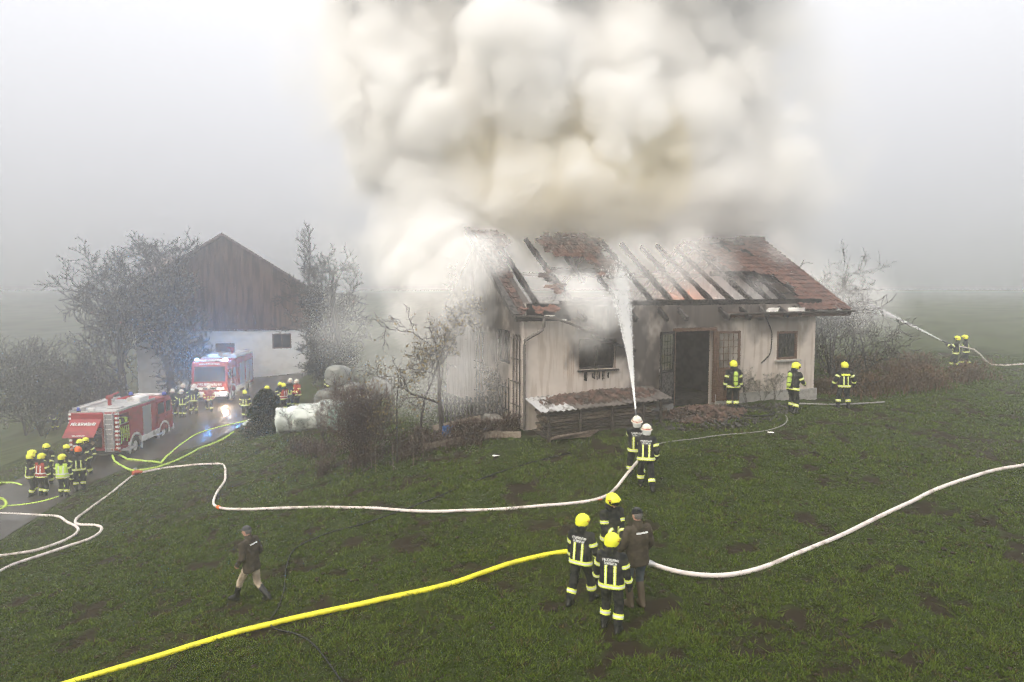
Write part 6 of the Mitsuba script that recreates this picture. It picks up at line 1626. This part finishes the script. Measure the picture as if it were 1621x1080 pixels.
PUFFS = [(2.11,23.4,6.2,0.69,1.0,0.4,0.8), (2.65,23.0,5.67,0.53,0.9,0.4,0.8), (1.52,23.8,6.85,0.48,0.7,0.4,0.8), (0.88,24.2,7.23,0.36,0.45,0.4,0.8), (-0.19,24.8,7.86,0.39,0.45,0.4,0.8), (-0.82,25.3,8.24,0.3,0.4,0.4,0.8), (0.98,27.0,9.53,1.25,0.1,1.2,0.5), (3.51,27.5,9.71,1.53,0.12,1.2,0.5), (7.02,28.5,9.83,1.58,0.12,1.2,0.5), (10.0,29.6,9.82,1.37,0.12,1.2,0.5), (20.52,35.2,4.78,0.39,0.12,0.6,0.4), (18.69,34.0,5.5,0.82,0.18,0.8,0.4), (16.69,32.6,6.14,1.15,0.24,1,0.4), (14.94,31.5,6.73,1.28,0.16,1.2,0.4), (-1.78,25.6,6.92,1.04,1.0,0.4,0.9), (-2.28,25.8,5.74,0.91,0.95,0.4,0.9), (-2.91,26.2,6.33,1.02,1.0,0.4,0.9), (-1.65,25.2,5.06,0.56,0.5,0.5,0.9), (-3.76,27.0,5.45,0.85,0.9,0.4,0.9), (6.11,26.6,7.18,0.84,0.4,0.9,0.5), (4.95,27.0,7.93,0.8,0.4,0.9,0.5), (6.94,27.5,7.96,0.81,0.45,0.9,0.5), (4.18,26.0,7.17,0.67,0.35,0.8,0.5), (7.86,27.6,7.46,0.66,0.35,0.8,0.5), (0.66,24.2,6.23,0.54,0.4,0.6,0.5), (9.66,27.6,6.58,0.46,0.25,0.5,0.5), (11.69,30.0,8.5,0.72,0.3,0.8,0.5), (2.23,23.0,5.08,0.6,0.4,0.6,0.5), (1.28,23.2,5.49,0.52,0.3,0.6,0.5), (4.0,21.8,4.44,0.26,0.14,0.5,0.4), (3.98,22.3,5.22,0.33,0.15,0.6,0.4), (3.97,22.9,6.04,0.42,0.16,0.7,0.4), (3.95,23.6,6.89,0.57,0.16,0.9,0.4), (4.0,24.5,7.69,0.68,0.14,0.9,0.4)]
LO, STEP = np.array([-12.5, 21.3, 0.8]), .13
HI = np.array([18.0, 38.5, 22.6])
SN = np.ceil((HI - LO) / STEP).astype(int)
HI = LO + SN * STEP
axs = [LO[i] + (np.arange(SN[i]) + .5) * STEP for i in range(3)]
def smoke_density():
    Z, Y, X = np.meshgrid(axs[2].astype(np.float32), axs[1].astype(np.float32), axs[0].astype(np.float32), indexing='ij')
    P = np.stack([X, Y, Z], -1)
    # smooth noise on the grid: a random lattice of frequency f per metre, interpolated by cubic B-splines axis by axis
    def spline(n, f, off):
        t = np.arange(n) * STEP * f + off
        m = int(t[-1]) + 4
        W = np.zeros((n, m), np.float32)
        i, u = t.astype(int), (t % 1)
        for k, w in enumerate(((1 - u) ** 3 / 6, (3 * u ** 3 - 6 * u ** 2 + 4) / 6, (-3 * u ** 3 + 3 * u ** 2 + 3 * u + 1) / 6, u ** 3 / 6)):
            W[np.arange(n), i + k] += w
        return W
    def lattice(f, seed):
        r = np.random.default_rng(seed)
        Wx, Wy, Wz = (spline(SN[k], f, .37 * k + .1) for k in range(3))
        L = r.random((Wz.shape[1], Wy.shape[1], Wx.shape[1])).astype(np.float32)
        L = L @ Wx.T
        L = np.einsum('zyx,ny->znx', L, Wy, optimize=True)
        n_ = (Wz @ L.reshape(L.shape[0], -1)).reshape(SN[2], SN[1], SN[0])
        return np.clip((n_ - .5) * 1.9 + .5, 0, 1)
    def nz(f, seed, o=1):
        out, tot = 0, 0
        for k in range(o):
            out = out + .5 ** k * lattice(f * 2 ** k, seed + k)
            tot += .5 ** k
        return out / tot
    wx, wy, wz = (nz(.4, 50 + 7 * k, 2) - .5 for k in range(3))
    Q = P + np.stack([wx, wy, wz], -1) * 2.2
    bil = 0
    for k, f in enumerate((.5, 1.0, 2.0, 3.9)):
        bil = bil + .58 ** k * np.abs(2 * lattice(f, 70 + k) - 1)
    bil = bil / 2.1
    wisp = nz(.9, 90, 3)
    D = np.zeros(X.shape, np.float32)
    S = np.full(X.shape, -9., np.float32)
    r_ = np.random.default_rng(17)
    def put(c, r, dst, q_):
        ext = r + .9
        sl = tuple(slice(max(0, int((c[a] - ext - LO[a]) / STEP)), max(1, int((c[a] + ext - LO[a]) / STEP) + 1)) for a in (2, 1, 0))
        q = q_[sl]
        if q.size:
            dst[sl] = np.maximum(dst[sl], r - np.sqrt(((q - np.asarray(c, np.float32)) ** 2).sum(-1)))
    Qs = P + np.stack([wx, wy, wz], -1) * 1.3 + np.stack([nz(1.5, 30 + k, 2) - .5 for k in range(3)], -1) * .6
    # billows upon billows: every large ball carries smaller ones on its skin, and those smaller ones still
    for (cx, cy, cz, r) in BILLOWS:
        c = np.array([cx, cy, cz])
        put(c, r, S, Qs)
        for _ in range(18):
            d = r_.normal(0, 1, 3) * [1, 1, .9]
            d /= np.linalg.norm(d)
            r1 = r * r_.uniform(.26, .5)
            c1 = c + d * r * r_.uniform(.75, 1.0)
            put(c1, r1, S, Qs)
            for _ in range(7):
                d2 = d * .6 + r_.normal(0, .7, 3)
                d2 /= np.linalg.norm(d2)
                put(c1 + d2 * r1 * .9, r1 * r_.uniform(.28, .5), S, Qs)
    S = S - .75 * (bil - .3) - .5 * (nz(2.6, 40, 2) - .5)
    loose = np.clip((nz(.3, 120, 2) - .42) * 4, 0, 1) * .9 + .09 * np.clip(X - 5, 0, 9)      # some edges are torn and thin
    D = np.clip(S / (.35 + loose) + .15, 0, 1) ** 1.2 * (.75 + .5 * wisp)
    for (cx, cy, cz, r, dens, soft, bl) in BALLS:
        ext = r * 1.9 + 2.5
        sl = tuple(slice(max(0, int((c - ext - LO[a]) / STEP)), max(1, int((c + ext - LO[a]) / STEP) + 1)) for a, c in ((2, cz), (1, cy), (0, cx)))
        q = Q[sl]
        if q.size == 0:
            continue
        d = np.sqrt(((q - np.array([cx, cy, cz], np.float32)) ** 2).sum(-1))
        s = (r - d) + bl * min(r, 2.2) * .95 * (.46 - bil[sl]) * 2
        v = dens * np.clip(s / soft + .5, 0, 1) ** 1.5
        if dens < .4:
            v = v * np.clip((wisp[sl] - .34) * 4.0, 0, 1.3)
        D[sl] = np.maximum(D[sl], v)
    # the roof space itself is filled to just under the rafters
    uu = (X - HX) * math.cos(HA) + (Y - HY) * math.sin(HA)
    vv = -(X - HX) * math.sin(HA) + (Y - HY) * math.cos(HA)
    under = np.minimum((vv - EAVE_V) * SZ - (Z - EAVE_Z) * SV, (2 * RIDGE_V - EAVE_V - vv) * SZ - (Z - EAVE_Z) * SV)
    fill = np.clip((under - .3) / .35, 0, 1) * np.clip((uu - .2) / .5, 0, 1) * np.clip((12.6 - uu) / .5, 0, 1) * np.clip((Z - 5.5) / .4, 0, 1)
    D = np.maximum(D, fill * (.25 + .9 * np.clip((wisp - .35) * 3, 0, 1)))
    # the roof slope in front of the house is mostly clear: smoke leaves through it in puffs only
    u = (X - HX) * math.cos(HA) + (Y - HY) * math.sin(HA)
    v_ = -(X - HX) * math.sin(HA) + (Y - HY) * math.cos(HA)
    above = (Z - EAVE_Z) * SV - (v_ - EAVE_V) * SZ
    infront = (above > -.25) & (v_ < RIDGE_V + .3) & (u > -.6)
    k = np.clip((above + .25) / .4, 0, 1) * np.clip((RIDGE_V + .5 - v_) / .8, 0, 1) * np.clip((u + .9) / .6, 0, 1)
    lean_ = RIDGE_V + .5 - 1.25 * np.maximum(Z - RIDGE_Z + .3, 0) + 1.8 * (wisp - .5)
    k = k * np.clip((lean_ - v_) / .6, 0, 1)
    D = D * (1 - k)
    for (cx, cy, cz, r, dens, soft, bl) in PUFFS:
        ext = r * 2 + 1.2
        sl = tuple(slice(max(0, int((c - ext - LO[a]) / STEP)), int((c + ext - LO[a]) / STEP) + 1) for a, c in ((2, cz), (1, cy), (0, cx)))
        q = P[sl] + np.stack([wx[sl], wy[sl], wz[sl]], -1) * .8
        d = np.sqrt(((q - np.array([cx, cy, cz], np.float32)) ** 2).sum(-1))
        s = (r - d) + bl * r * (.46 - bil[sl]) * 2
        w_ = dens * np.clip(s / soft + .5, 0, 1) ** 1.5 * np.clip((wisp[sl] - .2) * 3, .35, 1)
        D[sl] = np.maximum(D[sl], w_)
    inside_ = (u > .3) & (u < 12.4) & (v_ > .3) & (v_ < 9.5) & (Z < 5.4)
    D[inside_] = 0
    # fade to nothing at the faces of the box, except where the plume leaves at the top
    for a, A in enumerate((X, Y, Z)):
        D *= np.clip((A - LO[a]) / 1.0, 0, 1)
        if a < 2:
            D *= np.clip((HI[a] - A) / 1.0, 0, 1)
    return np.minimum(D, 1.0)
SMOKE = smoke_density()
SGRID = mi.VolumeGrid(np.ascontiguousarray(SMOKE[..., None]))
def smoke_medium(albedo):
    return {'type': 'heterogeneous', 'albedo': rgb(*albedo), 'scale': 1.9,
            'sigma_t': {'type': 'gridvolume', 'grid': SGRID, 'filter_type': 'trilinear', 'to_world': T().translate(LO.tolist()).scale((HI - LO).tolist())}}
scene['smoke_medium'] = smoke_medium((1.0, .9975, .991))
scene['core_medium'] = smoke_medium((.998, .966, .865))      # tarry yellow brown smoke in the heart of the plume
scene['smoke'] = {'type': 'cube', 'to_world': T().translate(((LO + HI) / 2).tolist()).scale(((HI - LO) / 2).tolist()), 'bsdf': {'type': 'null'},
                  'interior': {'type': 'ref', 'id': 'smoke_medium'}, 'exterior': {'type': 'ref', 'id': 'haze_medium'}}
labels['smoke'] = {'label': 'huge billowing white smoke rising from the burning roof', 'category': 'smoke', 'kind': 'stuff'}
core = trimesh.creation.icosphere(4, 1.0)
core.apply_scale([5.6, 3.1, 3.5])
core = wobble(core, 1.1, .3, 8).apply_translation([2.4, 30.1, 11.7])
scene['brown_smoke'] = mikit.ply(core, {'type': 'null'}, False, interior={'type': 'ref', 'id': 'core_medium'}, exterior={'type': 'ref', 'id': 'smoke_medium'})
labels['brown_smoke'] = {'label': 'yellow brown smoke in the middle of the white plume', 'category': 'smoke', 'kind': 'stuff'}
